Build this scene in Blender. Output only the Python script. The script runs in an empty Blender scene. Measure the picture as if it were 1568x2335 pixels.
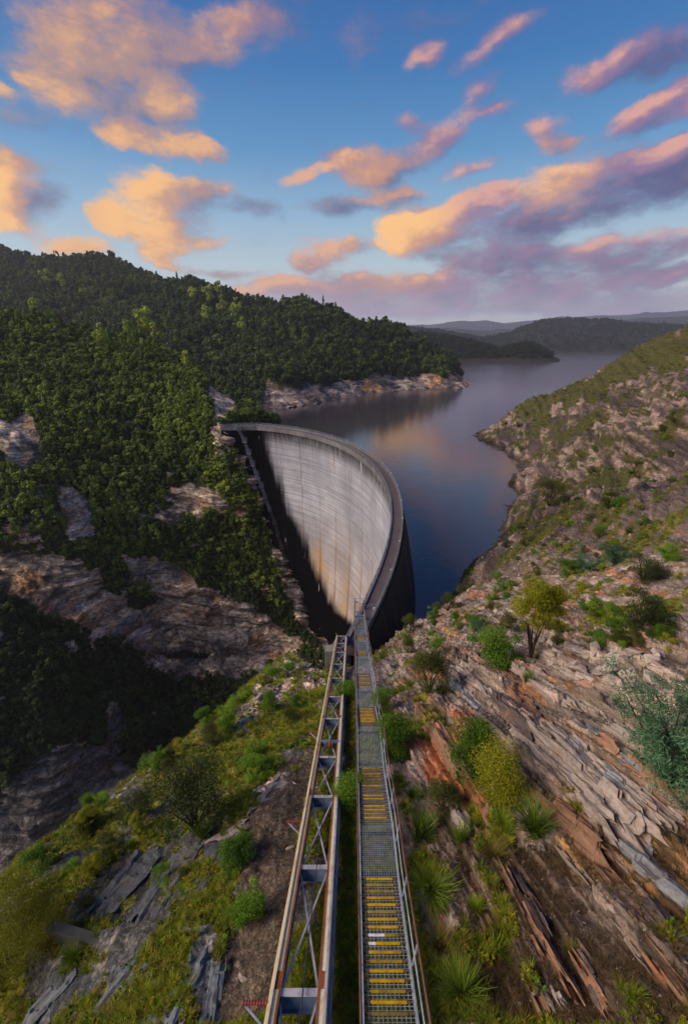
import bpy, bmesh, math, random
import numpy as np
from mathutils import Vector, Matrix

SC = bpy.context.scene
COL = SC.collection
R = math.radians

# ------------------------------------------------------------------ camera
HC = 38.0                              # eye level above the dam crest (z = 0)
FOC = 16.0
FP = FOC / 36 * 2335
PIT = math.atan((1167.5 - 777) / FP)
cp, sp = math.cos(PIT), math.sin(PIT)
cam = bpy.data.cameras.new('camera')
cam.sensor_fit = 'VERTICAL'; cam.sensor_height = 36; cam.lens = FOC
cam.clip_start = 0.1; cam.clip_end = 30000
cob = bpy.data.objects.new('camera', cam); COL.objects.link(cob)
cob.location = (0, 0, HC); cob.rotation_euler = (math.pi / 2 - PIT, 0, 0)
SC.camera = cob
SC.view_settings.view_transform = 'Standard'
SC.view_settings.look = 'None'
SC.view_settings.exposure = 0.2
SC.view_settings.gamma = 1.0


def sr(h):
    h = h.lstrip('#')
    c = [int(h[i:i + 2], 16) / 255 for i in (0, 2, 4)]
    return tuple((x / 12.92 if x <= .04045 else ((x + .055) / 1.055) ** 2.4) for x in c)


def rgba(h):
    return sr(h) + (1.0,)


def ray(u, v):
    xc = (u - 784) / FP; yc = (1167.5 - v) / FP
    return np.array([xc, cp + sp * yc, -sp + cp * yc])


def un(u, v, t):
    return np.array([0, 0, HC]) + ray(u, v) * t


def unz(u, v, z):
    d = ray(u, v)
    return np.array([0, 0, HC]) + d * ((z - HC) / d[2])


def proj(P):
    P = np.asarray(P, float)
    x, y, z = P[..., 0], P[..., 1], P[..., 2] - HC
    t = np.maximum(cp * y - sp * z, 1e-3)
    return 784 + FP * x / t, 1167.5 - FP * (sp * y + cp * z) / t, t


# ------------------------------------------------------------------ world: dusk sky with clouds
SUN_DIR = Vector((-.79, -.22, .57)).normalized()
SUN_EL = math.asin(SUN_DIR.z)
SUN_AZ = math.atan2(SUN_DIR.x, SUN_DIR.y)


class NT:
    """small helper that wires nodes"""
    def __init__(s, tree): s.t = tree; s.n = tree.nodes; s.l = tree.links

    def node(s, typ, **kw):
        n = s.n.new(typ)
        for k, v in kw.items(): setattr(n, k, v)
        return n

    def put(s, sock, v):
        if v is None: return
        if hasattr(v, 'is_linked') or isinstance(v, bpy.types.NodeSocket): s.l.new(v, sock)
        else: sock.default_value = v

    def math(s, op, a, b=None, c=None, clamp=False):
        n = s.node('ShaderNodeMath', operation=op, use_clamp=clamp)
        for i, x in enumerate((a, b, c)):
            if x is not None: s.put(n.inputs[i], x)
        return n.outputs[0]

    def vmath(s, op, a, b=None, scale=None):
        n = s.node('ShaderNodeVectorMath', operation=op)
        s.put(n.inputs[0], a)
        if b is not None: s.put(n.inputs[1], b)
        if scale is not None: s.put(n.inputs['Scale'], scale)
        return n.outputs['Value' if op in ('DOT_PRODUCT', 'LENGTH') else 'Vector']

    def noise(s, vec, scale, detail=4, rough=.55, dist=0.0, col=False):
        n = s.node('ShaderNodeTexNoise')
        if vec is not None: s.put(n.inputs['Vector'], vec)
        n.inputs['Scale'].default_value = scale; n.inputs['Detail'].default_value = detail
        n.inputs['Roughness'].default_value = rough; n.inputs['Distortion'].default_value = dist
        return n.outputs['Color' if col else 'Fac']

    def ramp(s, fac, stops, interp='LINEAR'):
        n = s.node('ShaderNodeValToRGB'); cr = n.color_ramp; cr.interpolation = interp
        while len(cr.elements) < len(stops): cr.elements.new(.5)
        for e, (p, c) in zip(cr.elements, stops):
            e.position = p; e.color = c if len(c) == 4 else tuple(c) + (1,)
        s.put(n.inputs[0], fac)
        return n.outputs[0]

    def smooth(s, x, lo, hi, a=0.0, b=1.0):
        n = s.node('ShaderNodeMapRange', interpolation_type='SMOOTHSTEP')
        s.put(n.inputs[0], x)
        for i, v in ((1, lo), (2, hi), (3, a), (4, b)): n.inputs[i].default_value = v
        return n.outputs[0]

    def mix(s, fac, a, b, blend='MIX'):
        n = s.node('ShaderNodeMix', data_type='RGBA', blend_type=blend)
        s.put(n.inputs[0], fac); s.put(n.inputs[6], a); s.put(n.inputs[7], b)
        return n.outputs[2]

    def attr(s, name, out='Color'):
        n = s.node('ShaderNodeAttribute'); n.attribute_name = name
        return n.outputs[out]


def azel(u, v):
    d = ray(u, v); d = d / np.linalg.norm(d)
    return math.atan2(d[0], d[1]), math.asin(d[2])


CLOUDS = [  # u, v, radius u, radius v, tilt, amount, tone (1 sunlit, 0 in shade)
    (230, 60, 210, 170, 0, 1.0, .60), (290, 50, 70, 120, 0, .5, .95), (110, 50, 70, 70, 0, .45, .45), (520, 75, 130, 85, 0, 1.0, .66), (620, 40, 120, 100, 0, .5, .2), (395, 120, 130, 110, 0, .8, .22), (220, 170, 180, 90, 0, .9, .40),
    (155, 225, 105, 58, 8, 1.0, .98), (110, 190, 55, 30, 0, .6, .9), (395, 225, 72, 72, 0, 1.0, .92), (300, 262, 150, 60, 0, .7, .2), (40, 150, 100, 90, 0, .35, .15), (20, 215, 50, 24, 15, .7, .75), (70, 275, 160, 50, 0, .45, .12),
    (285, 325, 62, 36, 0, 1.0, .85), (395, 335, 92, 48, 0, 1.1, .9), (475, 360, 48, 32, 0, .9, .85), (300, 298, 50, 28, 0, .7, .6),
    (345, 425, 100, 55, 0, 1.1, .92), (300, 495, 105, 58, 0, 1.2, 1.1), (240, 500, 72, 36, 0, 1.0, 1.0), (370, 540, 66, 70, 0, 1.1, .85), (425, 485, 85, 65, 0, 1.0, .25), (455, 440, 62, 36, 0, .8, .3), (505, 438, 62, 24, 0, .8, .6), (350, 578, 50, 28, 0, .7, .6),
    (15, 395, 85, 50, 0, 1.1, .85), (30, 368, 130, 28, 4, .8, .15), (10, 450, 60, 50, 0, 1.1, 1.1), (75, 458, 90, 46, -15, 1.1, -.1), (20, 510, 85, 28, 0, 1.0, .95),
    (150, 555, 110, 28, 0, 1.0, .9), (460, 553, 90, 25, 0, .9, .85), (390, 602, 70, 14, 0, .7, .7), (585, 478, 95, 30, 0, 1.1, -.15), (520, 620, 110, 14, 0, .8, .15),
    (695, 397, 66, 25, -14, 1.0, .82), (830, 385, 100, 54, 0, 1.15, .66), (780, 352, 85, 34, -10, .7, .2), (905, 372, 140, 52, -15, .9, .1), (985, 315, 96, 58, -25, 1.1, .62), (930, 270, 60, 25, 0, .8, .4), (1060, 388, 90, 25, -4, .8, .6),
    (765, 478, 85, 34, 0, 1.0, -.05), (890, 458, 95, 34, 0, 1.0, .22), (920, 436, 70, 18, 0, .6, .65),
    (905, 530, 62, 48, 0, 1.2, 1.1), (965, 520, 110, 60, -15, 1.1, .85), (1060, 480, 130, 48, -14, 1.1, .78), (1040, 540, 140, 42, -12, 1.0, .30), (1130, 440, 48, 25, 0, .8, .85), (1240, 420, 140, 60, -10, 1.1, .70), (1290, 482, 190, 60, -14, 1.1, .10),
    (1430, 390, 160, 58, -15, 1.1, .42), (1440, 445, 180, 60, -15, 1.1, -.05), (1540, 348, 110, 42, -18, 1.0, .70), (1560, 420, 130, 70, -18, 1.1, -.05), (1180, 522, 150, 40, -12, 1.0, .10),
    (735, 580, 84, 48, -10, 1.1, .78), (820, 560, 60, 24, 0, .8, .3), (690, 602, 50, 22, 0, .7, .3), (1245, 283, 66, 42, 0, 1.1, .64), (1292, 320, 72, 34, 0, 1.0, .38),
    (1460, 275, 120, 44, -22, 1.0, .28), (1485, 240, 96, 32, -22, .9, .72), (1565, 240, 72, 30, -20, .9, .6), (1370, 150, 96, 54, 0, 1.0, .58), (1450, 140, 120, 70, 0, .8, .12), (1545, 110, 130, 84, 0, .7, .05),
    (970, 120, 62, 35, -12, 1.0, .66), (1130, 90, 130, 40, -24, .9, .5), (1095, 200, 66, 38, -30, .8, .4), (1115, 245, 84, 22, -10, .8, .5), (820, 120, 70, 90, 0, .35, .3), (1010, 40, 220, 60, 0, .4, .15),
    (640, 652, 140, 24, 0, 1.1, .85), (760, 662, 230, 44, -3, 1.1, .50), (900, 650, 200, 40, 0, 1.0, .28), (1000, 640, 140, 30, -8, 1.0, .5), (1150, 580, 140, 40, -6, 1.0, .28), (1200, 602, 160, 44, 0, 1.1, .15), (1050, 590, 84, 26, 0, .9, .2), (1340, 560, 105, 28, -10, 1.0, .75),
    (1400, 592, 200, 38, -5, 1.1, .2), (1500, 530, 105, 22, -6, 1.0, .65), (1540, 560, 150, 28, 0, 1.0, .2), (1450, 622, 170, 28, 0, 1.0, .1), (1525, 620, 125, 22, 0, .9, .58), (1250, 655, 340, 36, 0, 1.1, .28), (1000, 695, 450, 34, 0, 1.2, .25), (1400, 695, 400, 40, 0, 1.2, .2), (800, 712, 280, 24, 0, 1.1, .3),
]
world = bpy.data.worlds.new('World'); SC.world = world; world.use_nodes = True


def build_world():
    g = bpy.data.node_groups.new('cloud_density', 'ShaderNodeTree')
    g.interface.new_socket('P', in_out='INPUT', socket_type='NodeSocketVector')
    g.interface.new_socket('D', in_out='OUTPUT', socket_type='NodeSocketFloat'); g.interface.new_socket('T', in_out='OUTPUT', socket_type='NodeSocketFloat')
    k = NT(g)
    gi = k.node('NodeGroupInput'); go = k.node('NodeGroupOutput')
    P = gi.outputs[0]
    warp = k.noise(P, 5.0, 3, .5, 0, True)
    warp = k.vmath('SUBTRACT', warp, (.5, .5, .5))
    Pw = k.vmath('ADD', P, k.vmath('SCALE', warp, scale=.05))
    fine = k.vmath('SUBTRACT', k.noise(P, 16, 4, .55, 0, True), (.5, .5, .5))
    Pw = k.vmath('ADD', Pw, k.vmath('SCALE', fine, scale=.03))
    acc = None
    blobs = []
    for (u, v, ru, rv, rot, amp, tone) in CLOUDS:
        a, e = azel(u, v)
        da = azel(u + 10, v); db = azel(u, v - 10)
        ka = math.hypot(da[0] - a, da[1] - e) / 10; ke = math.hypot(db[0] - a, db[1] - e) / 10
        blobs.append((a, e, ru * ka * 1.12, rv * ke * 1.12, -R(rot), amp, tone))
    # cloud that the photograph shows only mirrored in the lake, and the rest of the sky around
    blobs += [(.2, .68, .35, .13, 0, 1.0, .5), (-1.4, .25, .5, .12, 0, 1.2, .8), (-2.4, .3, .7, .2, 0, 1.2, .8), (1.6, .3, .5, .1, 0, 1.0, .3),
              (2.5, .5, .6, .2, 0, 1.0, .4), (-.6, .75, .5, .18, 0, 1.0, .6)]
    tacc = None
    for (a, e, ra, re, rot, amp, tone) in blobs:
        m = k.node('ShaderNodeMapping', vector_type='TEXTURE')
        m.inputs['Location'].default_value = (a, e, 0); m.inputs['Rotation'].default_value = (0, 0, rot); m.inputs['Scale'].default_value = (ra, re, 1)
        k.l.new(Pw, m.inputs[0])
        gr = k.node('ShaderNodeTexGradient', gradient_type='SPHERICAL'); k.l.new(m.outputs[0], gr.inputs[0])
        acc = k.math('MULTIPLY', gr.outputs[1], amp) if acc is None else k.math('MULTIPLY_ADD', gr.outputs[1], amp, acc)
        tacc = k.math('MULTIPLY', gr.outputs[1], amp * tone) if tacc is None else k.math('MULTIPLY_ADD', gr.outputs[1], amp * tone, tacc)
    k.l.new(k.math('DIVIDE', tacc, k.math('ADD', acc, .02)), go.inputs[1])
    acc = k.math('MULTIPLY', k.math('TANH', k.math('MULTIPLY', acc, 1.1)), 1.08)
    st = k.vmath('MULTIPLY', P, (1.0, 2.1, 1.0))
    n1 = k.noise(st, 10, 10, .66)
    n2 = k.noise(st, 3.2, 3, .5)
    n = k.math('ADD', k.math('MULTIPLY', k.math('SUBTRACT', n1, .5), 1.75), k.math('MULTIPLY', k.math('SUBTRACT', n2, .5), .5))
    k.l.new(k.math('ADD', acc, n), go.inputs[0])

    w = NT(world.node_tree); w.n.clear()
    out = w.node('ShaderNodeOutputWorld'); bg = w.node('ShaderNodeBackground'); bg.inputs[1].default_value = 0.088
    w.l.new(bg.outputs[0], out.inputs[0])
    tc = w.node('ShaderNodeTexCoord').outputs['Generated']
    d = w.vmath('NORMALIZE', tc)
    sx = w.node('ShaderNodeSeparateXYZ'); w.l.new(d, sx.inputs[0])
    az = w.math('ARCTAN2', sx.outputs[0], sx.outputs[1])
    el = w.math('ARCSINE', sx.outputs[2])
    cb = w.node('ShaderNodeCombineXYZ'); w.l.new(az, cb.inputs[0]); w.l.new(el, cb.inputs[1])
    P = cb.outputs[0]

    def dens(vec):
        n = w.node('ShaderNodeGroup'); n.node_tree = g; w.put(n.inputs[0], vec)
        return n.outputs
    D0, T0 = dens(P)
    D1 = dens(w.vmath('ADD', P, (-.022, .012, 0)))[0]
    sky = w.node('ShaderNodeTexSky', sky_type='NISHITA')
    sky.sun_disc = False; sky.sun_elevation = SUN_EL * .35; sky.sun_rotation = SUN_AZ
    e1 = w.smooth(el, 0.0, .62)
    grad = w.ramp(w.math('DIVIDE', el, 1.2, clamp=True), [
        (0.0, sr('#bdb9cc')), (.05, sr('#ccd2da')), (.115, sr('#bdd2de')), (.175, sr('#98bedb')), (.256, sr('#5b98cc')), (.343, sr('#3178b9')), (.42, sr('#2264aa')), (1.0, sr('#184a92'))])
    grad = w.vmath('SCALE', grad, scale=10.0)
    base = w.mix(.12, grad, sky.outputs[0])
    # cloud colours: lit side towards the sunset, shaded side away from it
    warm = w.smooth(az, -.42, .30)
    lit = w.mix(warm, rgba('#f0b57c'), rgba('#e2a698'))
    mid = w.mix(warm, rgba('#b08f88'), rgba('#917396'))
    drk = w.mix(warm, rgba('#706c8c'), rgba('#565683'))
    for (gu, gv, gr) in ((905, 530, .16), (330, 490, .14), (830, 385, .09), (1270, 410, .10), (20, 450, .12)):
        ga, ge = azel(gu, gv)
        gd = w.vmath('LENGTH', w.vmath('SUBTRACT', P, (ga, ge, 0)))
        gf = w.smooth(gd, gr * .25, gr, .9 if gu > 900 and gu < 910 else .6, 0)
        lit = w.mix(gf, lit, (1.15, .62, .20, 1)); mid = w.mix(gf, mid, rgba('#d99a72'))
    low = w.smooth(el, .015, .12)
    lit = w.mix(low, rgba('#e2bcbc'), lit)
    mid = w.mix(low, rgba('#bdb0c6'), mid)
    drk = w.mix(low, rgba('#a8a4c0'), drk)
    hi = w.smooth(el, .38, .6)
    lit = w.mix(hi, lit, rgba('#c98874')); mid = w.mix(hi, mid, rgba('#96687c')); drk = w.mix(hi, drk, rgba('#5b5a80'))
    slope = w.math('MULTIPLY', w.math('SUBTRACT', D0, D1), .55)
    det = w.noise(w.vmath('MULTIPLY', P, (1, 1.7, 1)), 14, 9, .68, .4)
    L = w.math('ADD', w.math('ADD', slope, w.math('SUBTRACT', T0, .05)), w.math('MULTIPLY', w.math('SUBTRACT', det, .5), .85))
    c = w.mix(w.smooth(L, -.10, .48), drk, mid)
    c = w.mix(w.smooth(L, .42, 1.02), c, lit)
    c = w.vmath('SCALE', c, scale=10.0)
    soft = w.smooth(L, .0, .8)
    high = w.smooth(el, .26, .46)
    alpha = w.mix(soft, w.smooth(D0, .06, 1.15), w.mix(high, w.smooth(D0, .14, .80), w.smooth(D0, .08, 1.05)))
    wisp = w.noise(w.vmath('MULTIPLY', P, (1, 2.4, 1)), 6, 8, .7, .8)
    alpha = w.math('MAXIMUM', w.math('MULTIPLY', alpha, .94), w.math('MULTIPLY', w.smooth(wisp, .56, .78), .30))
    up = w.math('GREATER_THAN', el, -.02)
    fin = w.mix(w.math('MULTIPLY', alpha, up), base, c)
    w.l.new(fin, bg.inputs[0])


build_world()
sun = bpy.data.lights.new('sun', 'SUN'); sun.energy = 4.4; sun.angle = R(38); sun.color = (1.0, .83, .64)
so = bpy.data.objects.new('sun', sun); COL.objects.link(so)
so.rotation_euler = SUN_DIR.to_track_quat('Z', 'Y').to_euler()

# ------------------------------------------------------------------ helpers


def tag(o, label=None, cat=None, group=None, kind=None):
    if label: o['label'] = label
    if cat: o['category'] = cat
    if group: o['group'] = group
    if kind: o['kind'] = kind
    return o


def empty(name, loc=(0, 0, 0), label=None, cat=None, group=None):
    o = bpy.data.objects.new(name, None); COL.objects.link(o); o.location = loc
    o.empty_display_size = .3
    return tag(o, label, cat, group)


def mesh_np(name, V, Fq, mat=None, parent=None, smooth=True, link=True):
    """mesh object from numpy arrays; Fq is (n,4) or (n,3)"""
    V = np.ascontiguousarray(V, dtype=np.float32); Fq = np.ascontiguousarray(Fq, dtype=np.int32)
    me = bpy.data.meshes.new(name)
    me.vertices.add(len(V)); me.vertices.foreach_set('co', V.ravel())
    n, m = Fq.shape
    me.loops.add(n * m); me.loops.foreach_set('vertex_index', Fq.ravel())
    me.polygons.add(n); me.polygons.foreach_set('loop_start', np.arange(0, n * m, m, dtype=np.int32))
    me.polygons.foreach_set('loop_total', np.full(n, m, dtype=np.int32))
    me.polygons.foreach_set('use_smooth', np.full(n, smooth, dtype=bool))
    me.update(calc_edges=True)
    if mat: me.materials.append(mat)
    o = bpy.data.objects.new(name, me)
    if link: COL.objects.link(o)
    if parent: o.parent = parent
    return o


def attr_f(o, name, vals):
    a = o.data.attributes.new(name, 'FLOAT', 'POINT'); a.data.foreach_set('value', np.ascontiguousarray(vals, dtype=np.float32))


def attr_v(o, name, vals):
    a = o.data.attributes.new(name, 'FLOAT_VECTOR', 'POINT'); a.data.foreach_set('vector', np.ascontiguousarray(vals, dtype=np.float32).ravel())


def attr_c(o, name, vals):
    vals = np.c_[vals, np.ones(len(vals))].astype(np.float32)
    a = o.data.attributes.new(name, 'FLOAT_COLOR', 'POINT'); a.data.foreach_set('color', vals.ravel())


class MB:
    """collects boxes, bars and tubes in one mesh"""
    def __init__(s): s.v = []; s.f = []

    def add(s, vs, fs):
        k = len(s.v); s.v += [tuple(x) for x in vs]; s.f += [tuple(i + k for i in q) for q in fs]

    def bar(s, a, b, w, h, up=(0, 0, 1)):
        a = Vector(a); b = Vector(b); d = (b - a).normalized(); up = Vector(up)
        x = d.cross(up)
        if x.length < 1e-5: x = d.cross(Vector((1, 0, 0)))
        x.normalize(); y = x.cross(d).normalized()
        vs = []
        for p in (a, b):
            for i, j in ((-1, -1), (1, -1), (1, 1), (-1, 1)): vs.append(p + x * i * w / 2 + y * j * h / 2)
        s.add(vs, [(3, 2, 1, 0), (4, 5, 6, 7), (0, 1, 5, 4), (1, 2, 6, 5), (2, 3, 7, 6), (3, 0, 4, 7)])

    def box(s, c, sz):
        c = Vector(c); s.bar(c - Vector((0, sz[1] / 2, 0)), c + Vector((0, sz[1] / 2, 0)), sz[0], sz[2])

    def tube(s, pts, r, n=6):
        pts = [Vector(p) for p in pts]; k = len(s.v); m = len(pts)
        rr = r if isinstance(r, (list, tuple)) else [r] * m
        for i, p in enumerate(pts):
            d = (pts[min(i + 1, m - 1)] - pts[max(i - 1, 0)]).normalized()
            x = d.cross(Vector((0, 0, 1)))
            if x.length < 1e-4: x = d.cross(Vector((1, 0, 0)))
            x.normalize(); y = x.cross(d)
            for j in range(n):
                t = 2 * math.pi * j / n; s.v.append(tuple(p + x * math.cos(t) * rr[i] + y * math.sin(t) * rr[i]))
        for i in range(m - 1):
            for j in range(n):
                a = k + i * n + j; b = k + i * n + (j + 1) % n
                s.f.append((a, b, b + n, a + n))
        s.f.append(tuple(k + j for j in range(n))[::-1]); s.f.append(tuple(k + (m - 1) * n + j for j in range(n)))

    def build(s, name, mat=None, parent=None, smooth=False, bevel=0):
        me = bpy.data.meshes.new(name); me.from_pydata(s.v, [], s.f); me.update()
        if bevel or True:
            bm = bmesh.new(); bm.from_mesh(me); bmesh.ops.recalc_face_normals(bm, faces=bm.faces)
            if bevel: bmesh.ops.bevel(bm, geom=[e for e in bm.edges], offset=bevel, segments=1, affect='EDGES')
            bm.to_mesh(me); bm.free()
        if smooth:
            for p in me.polygons: p.use_smooth = True
        if mat: me.materials.append(mat)
        o = bpy.data.objects.new(name, me); COL.objects.link(o)
        if parent: o.parent = parent
        return o


# ---- numpy noise
def h3(ix, iy, iz, seed=0):
    with np.errstate(over='ignore'):
        h = (ix.astype(np.uint32) * np.uint32(374761393) + iy.astype(np.uint32) * np.uint32(668265263) + iz.astype(np.uint32) * np.uint32(2147483647 & 1274126177) + np.uint32((seed * 144665 + 12345) & 0xffffffff))
        h = (h ^ (h >> np.uint32(13))) * np.uint32(1274126177)
        h = (h ^ (h >> np.uint32(16))) * np.uint32(2246822519)
        h = h ^ (h >> np.uint32(15))
    return h.astype(np.float64) / 4294967295.0


def vnoise(P, seed=0):
    P = np.asarray(P, float); i = np.floor(P).astype(np.int64); f = P - i
    f = f * f * f * (f * (f * 6 - 15) + 10)
    o = 0
    for dx in (0, 1):
        wx = f[:, 0] if dx else 1 - f[:, 0]
        for dy in (0, 1):
            wy = f[:, 1] if dy else 1 - f[:, 1]
            for dz in (0, 1):
                wz = f[:, 2] if dz else 1 - f[:, 2]
                o = o + wx * wy * wz * h3(i[:, 0] + dx, i[:, 1] + dy, i[:, 2] + dz, seed)
    return o


def fbm(P, oct=4, seed=0, gain=.5):
    P = np.asarray(P, float); a = 1; o = 0; tot = 0
    for k in range(oct):
        o = o + a * vnoise(P, seed + k * 7); tot += a; a *= gain; P = P * 2.03 + 11.7
    return o / tot


def sstep(x, a, b):
    t = np.clip((x - a) / (b - a), 0, 1); return t * t * (3 - 2 * t)


def rbf_fit(P, val, smooth=0.0):
    P = np.asarray(P, float); n = len(P)
    d2 = ((P[:, None] - P[None]) ** 2).sum(2)
    K = np.where(d2 > 0, .5 * d2 * np.log(np.maximum(d2, 1e-12)), 0) + smooth * np.eye(n)
    A = np.c_[np.ones(n), P]
    M = np.block([[K, A], [A.T, np.zeros((3, 3))]])
    s = np.linalg.lstsq(M, np.r_[val, 0, 0, 0], rcond=None)[0]

    def ev(Q):
        Q = np.asarray(Q, float); o = np.empty(len(Q))
        for a in range(0, len(Q), 100000):
            q = Q[a:a + 100000]
            d2 = ((q[:, None, 0] - P[None, :, 0]) ** 2 + (q[:, None, 1] - P[None, :, 1]) ** 2)
            o[a:a + 100000] = (.5 * d2 * np.log(np.maximum(d2, 1e-12))) @ s[:n] + s[n] + q @ s[n + 1:]
        return o
    return ev


def inpoly(u, v, poly):
    poly = np.asarray(poly, float); r = np.zeros(u.shape, bool); j = len(poly) - 1
    for i in range(len(poly)):
        a, b = poly[i], poly[j]
        c = ((a[1] > v) != (b[1] > v)) & (u < (b[0] - a[0]) * (v - a[1]) / (b[1] - a[1] + 1e-12) + a[0])
        r ^= c; j = i
    return r


def grid_faces(nr, nc):
    i = np.arange(nr - 1)[:, None] * nc + np.arange(nc - 1)[None]
    return np.stack([i, i + 1, i + nc + 1, i + nc], -1).reshape(-1, 4)


def grid_normals(P):
    du = np.gradient(P, axis=1); dv = np.gradient(P, axis=0)
    n = np.cross(du, dv); n /= np.maximum(np.linalg.norm(n, axis=2, keepdims=True), 1e-9)
    return n


def mat(name, fn, rough=.9, spec=.2):
    m = bpy.data.materials.new(name); m.use_nodes = True
    k = NT(m.node_tree); k.n.clear()
    out = k.node('ShaderNodeOutputMaterial'); b = k.node('ShaderNodeBsdfPrincipled')
    b.inputs['Roughness'].default_value = rough
    b.inputs['Specular IOR Level'].default_value = spec
    k.l.new(b.outputs[0], out.inputs[0])
    fn(k, b, out)
    return m


def bump(k, b, h, strength=.5, dist=.1):
    n = k.node('ShaderNodeBump'); n.inputs['Strength'].default_value = strength; k.put(n.inputs['Distance'], dist)
    k.put(n.inputs['Height'], h); k.l.new(n.outputs[0], b.inputs['Normal'])
# ------------------------------------------------------------------ strata frame of the near rock: beds run along ST
ST = np.array([-.07, .906, -.418]); ST /= np.linalg.norm(ST)
SB = np.cross(ST, [0, 0, 1]); SB /= np.linalg.norm(SB)
SN = np.cross(SB, ST)


def strata(P): return np.stack([P @ ST, P @ SB, P @ SN], -1)


# ------------------------------------------------------------------ stair and railway lines (needed by the ground)
def walk_t(v): return 11436.0 / (v - 1233)
def rail_t(v): return 11193.0 / (v - 1268)


WA = un(890, 2335, walk_t(2335)); WB = un(818, 1400, walk_t(1400))
RA = un(673, 2334, rail_t(2334)); RB = un(781, 1431, rail_t(1431))


def walk_at(y): return WA + (WB - WA) * ((y - WA[1]) / (WB[1] - WA[1]))
def rail_at(y): return RA + (RB - RA) * ((y - RA[1]) / (RB[1] - RA[1]))


# ------------------------------------------------------------------ near ground: control points
RC_Z = [  # u, v, ground height
    (1090, 985, -18), (1130, 1020, -18), (1165, 1045, -18), (1195, 1060, -18), (1155, 1100, -18), (1175, 1132, -18), (1150, 1190, -18), (1120, 1240, -18), (1060, 1310, -18), (1010, 1370, -18),
    (1000, 2000, 20.8), (1300, 2000, 22.8), (1568, 2000, 24.6), (1568, 2335, 25.6), (1120, 2335, 22.6), (1300, 2335, 23.6), (1050, 1600, 17.3), (1000, 1500, 12.6), (905, 1600, 14.0), (900, 1500, 9.6),
    (925, 1700, 16.9), (960, 1850, 19.2), (1060, 1760, 19.6), (1000, 1660, 18.0),
    (1150, 1700, 20.6), (1300, 1750, 22.3), (1568, 1700, 24.2), (1250, 1450, 14), (1000, 1405, 3), (905, 1442, 1.2), (866, 1486, .6), (1100, 1500, 15), (1200, 1550, 18), (1400, 1600, 21.3), (1568, 1600, 23), (1568, 1450, 20),
    (1400, 1400, 15), (1200, 1350, 8), (1100, 1300, -9), (1200, 1300, 1), (1300, 1250, 3), (1568, 1250, 17), (1400, 1300, 9),
    (600, 2300, 21.3), (500, 2200, 20.6), (300, 2200, 19), (100, 2300, 17.0), (400, 2000, 17.6), (600, 1900, 18.0), (450, 1900, 16.3), (500, 1700, 10.5), (650, 1700, 14), (660, 1550, 6), (300, 1900, 14), (0, 2335, 15.5),
    (725, 1480, -12.5), (690, 1494, -8.5), (660, 1502, -4.5), (600, 1534, .8), (525, 1609, 3.5), (450, 1664, 5.4), (370, 1714, 8.4), (250, 1814, 11.3), (120, 1939, 13.4), (0, 2015, 14.5),
]
RC_T = [(1200, 1150, 149), (1350, 1100, 134), (1568, 1100, 100), (1568, 950, 135), (1568, 850, 185), (1568, 748, 245), (1300, 955, 212), (1190, 940, 282), (1215, 912, 290), (1270, 902, 285), (1340, 862, 282), (1400, 850, 252), (1400, 828, 285), (1500, 775, 262), (1400, 1000, 150), (1300, 1180, 112), (1130, 962, 296), (1650, 1000, 125), (1650, 800, 215), (1700, 1300, 55), (1700, 1600, 24)]
RC = [unz(*c) for c in RC_Z] + [un(*c) for c in RC_T]
for y, d in ((4, -.9), (8, -.9), (14, -.9), (20, -.9), (26, -.9), (32, -1), (38, -1.8), (45, -4.0), (52, -9.0), (58, -16)):
    p = walk_at(y); RC.append(p + np.array([.9, 0, d])); RC.append(p + np.array([-1.0, 0, d - .3]))
    q = rail_at(y); RC.append(np.array([q[0] - .4, y, q[2] - 1.5 - .01 * y - .028 * max(0, y - 36) ** 2]))
for e in [(-15.9, 13.6, 14.5), (-15, 15.8, 13.4), (-14.7, 20.4, 11.3), (-14, 26, 8.4), (-11.5, 36, 3.5), (-7.4, 51, -2.3), (-4, 60, -7)]:
    e = np.array(e)
    for off in ((-9, 4, -16), (-24, 10, -52), (-45, 18, -105), (-60, 22, -140)): RC.append(e + off)
RC += [np.array(x, float) for x in [(-17, 6, 12), (-26, 6, -10), (-45, 6, -60), (-12, 2, 17), (0, 2, 24.4), (8, 2, 27), (15, 6, 28.5), (25, 15, 29), (0, 66, -40), (-8, 75, -95), (2, 80, -75), (-6, 66, -60),
    (9, 62, -9), (12.5, 62, -6), (13, 72, -24), (20, 84, -24), (24, 96, -24), (17, 62, 0),
    (30, 300, -34), (60, 310, -34), (50, 240, -34), (40, 180, -34), (32, 140, -34), (22, 110, -32), (100, 330, -34), (120, 350, -20), (160, 330, 6), (200, 310, 32), (240, 280, 52), (300, 260, 60), (170, 420, -22), (260, 420, 10), (220, 150, 60), (120, 60, 45), (60, 20, 34), (150, 100, 52)]]
RC = np.array(RC)
base_z = rbf_fit(RC[:, :2] / 50.0, RC[:, 2], 0.002)


def ground0(x, y): return base_z(np.c_[np.ravel(x), np.ravel(y)] / 50.0)


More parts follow.
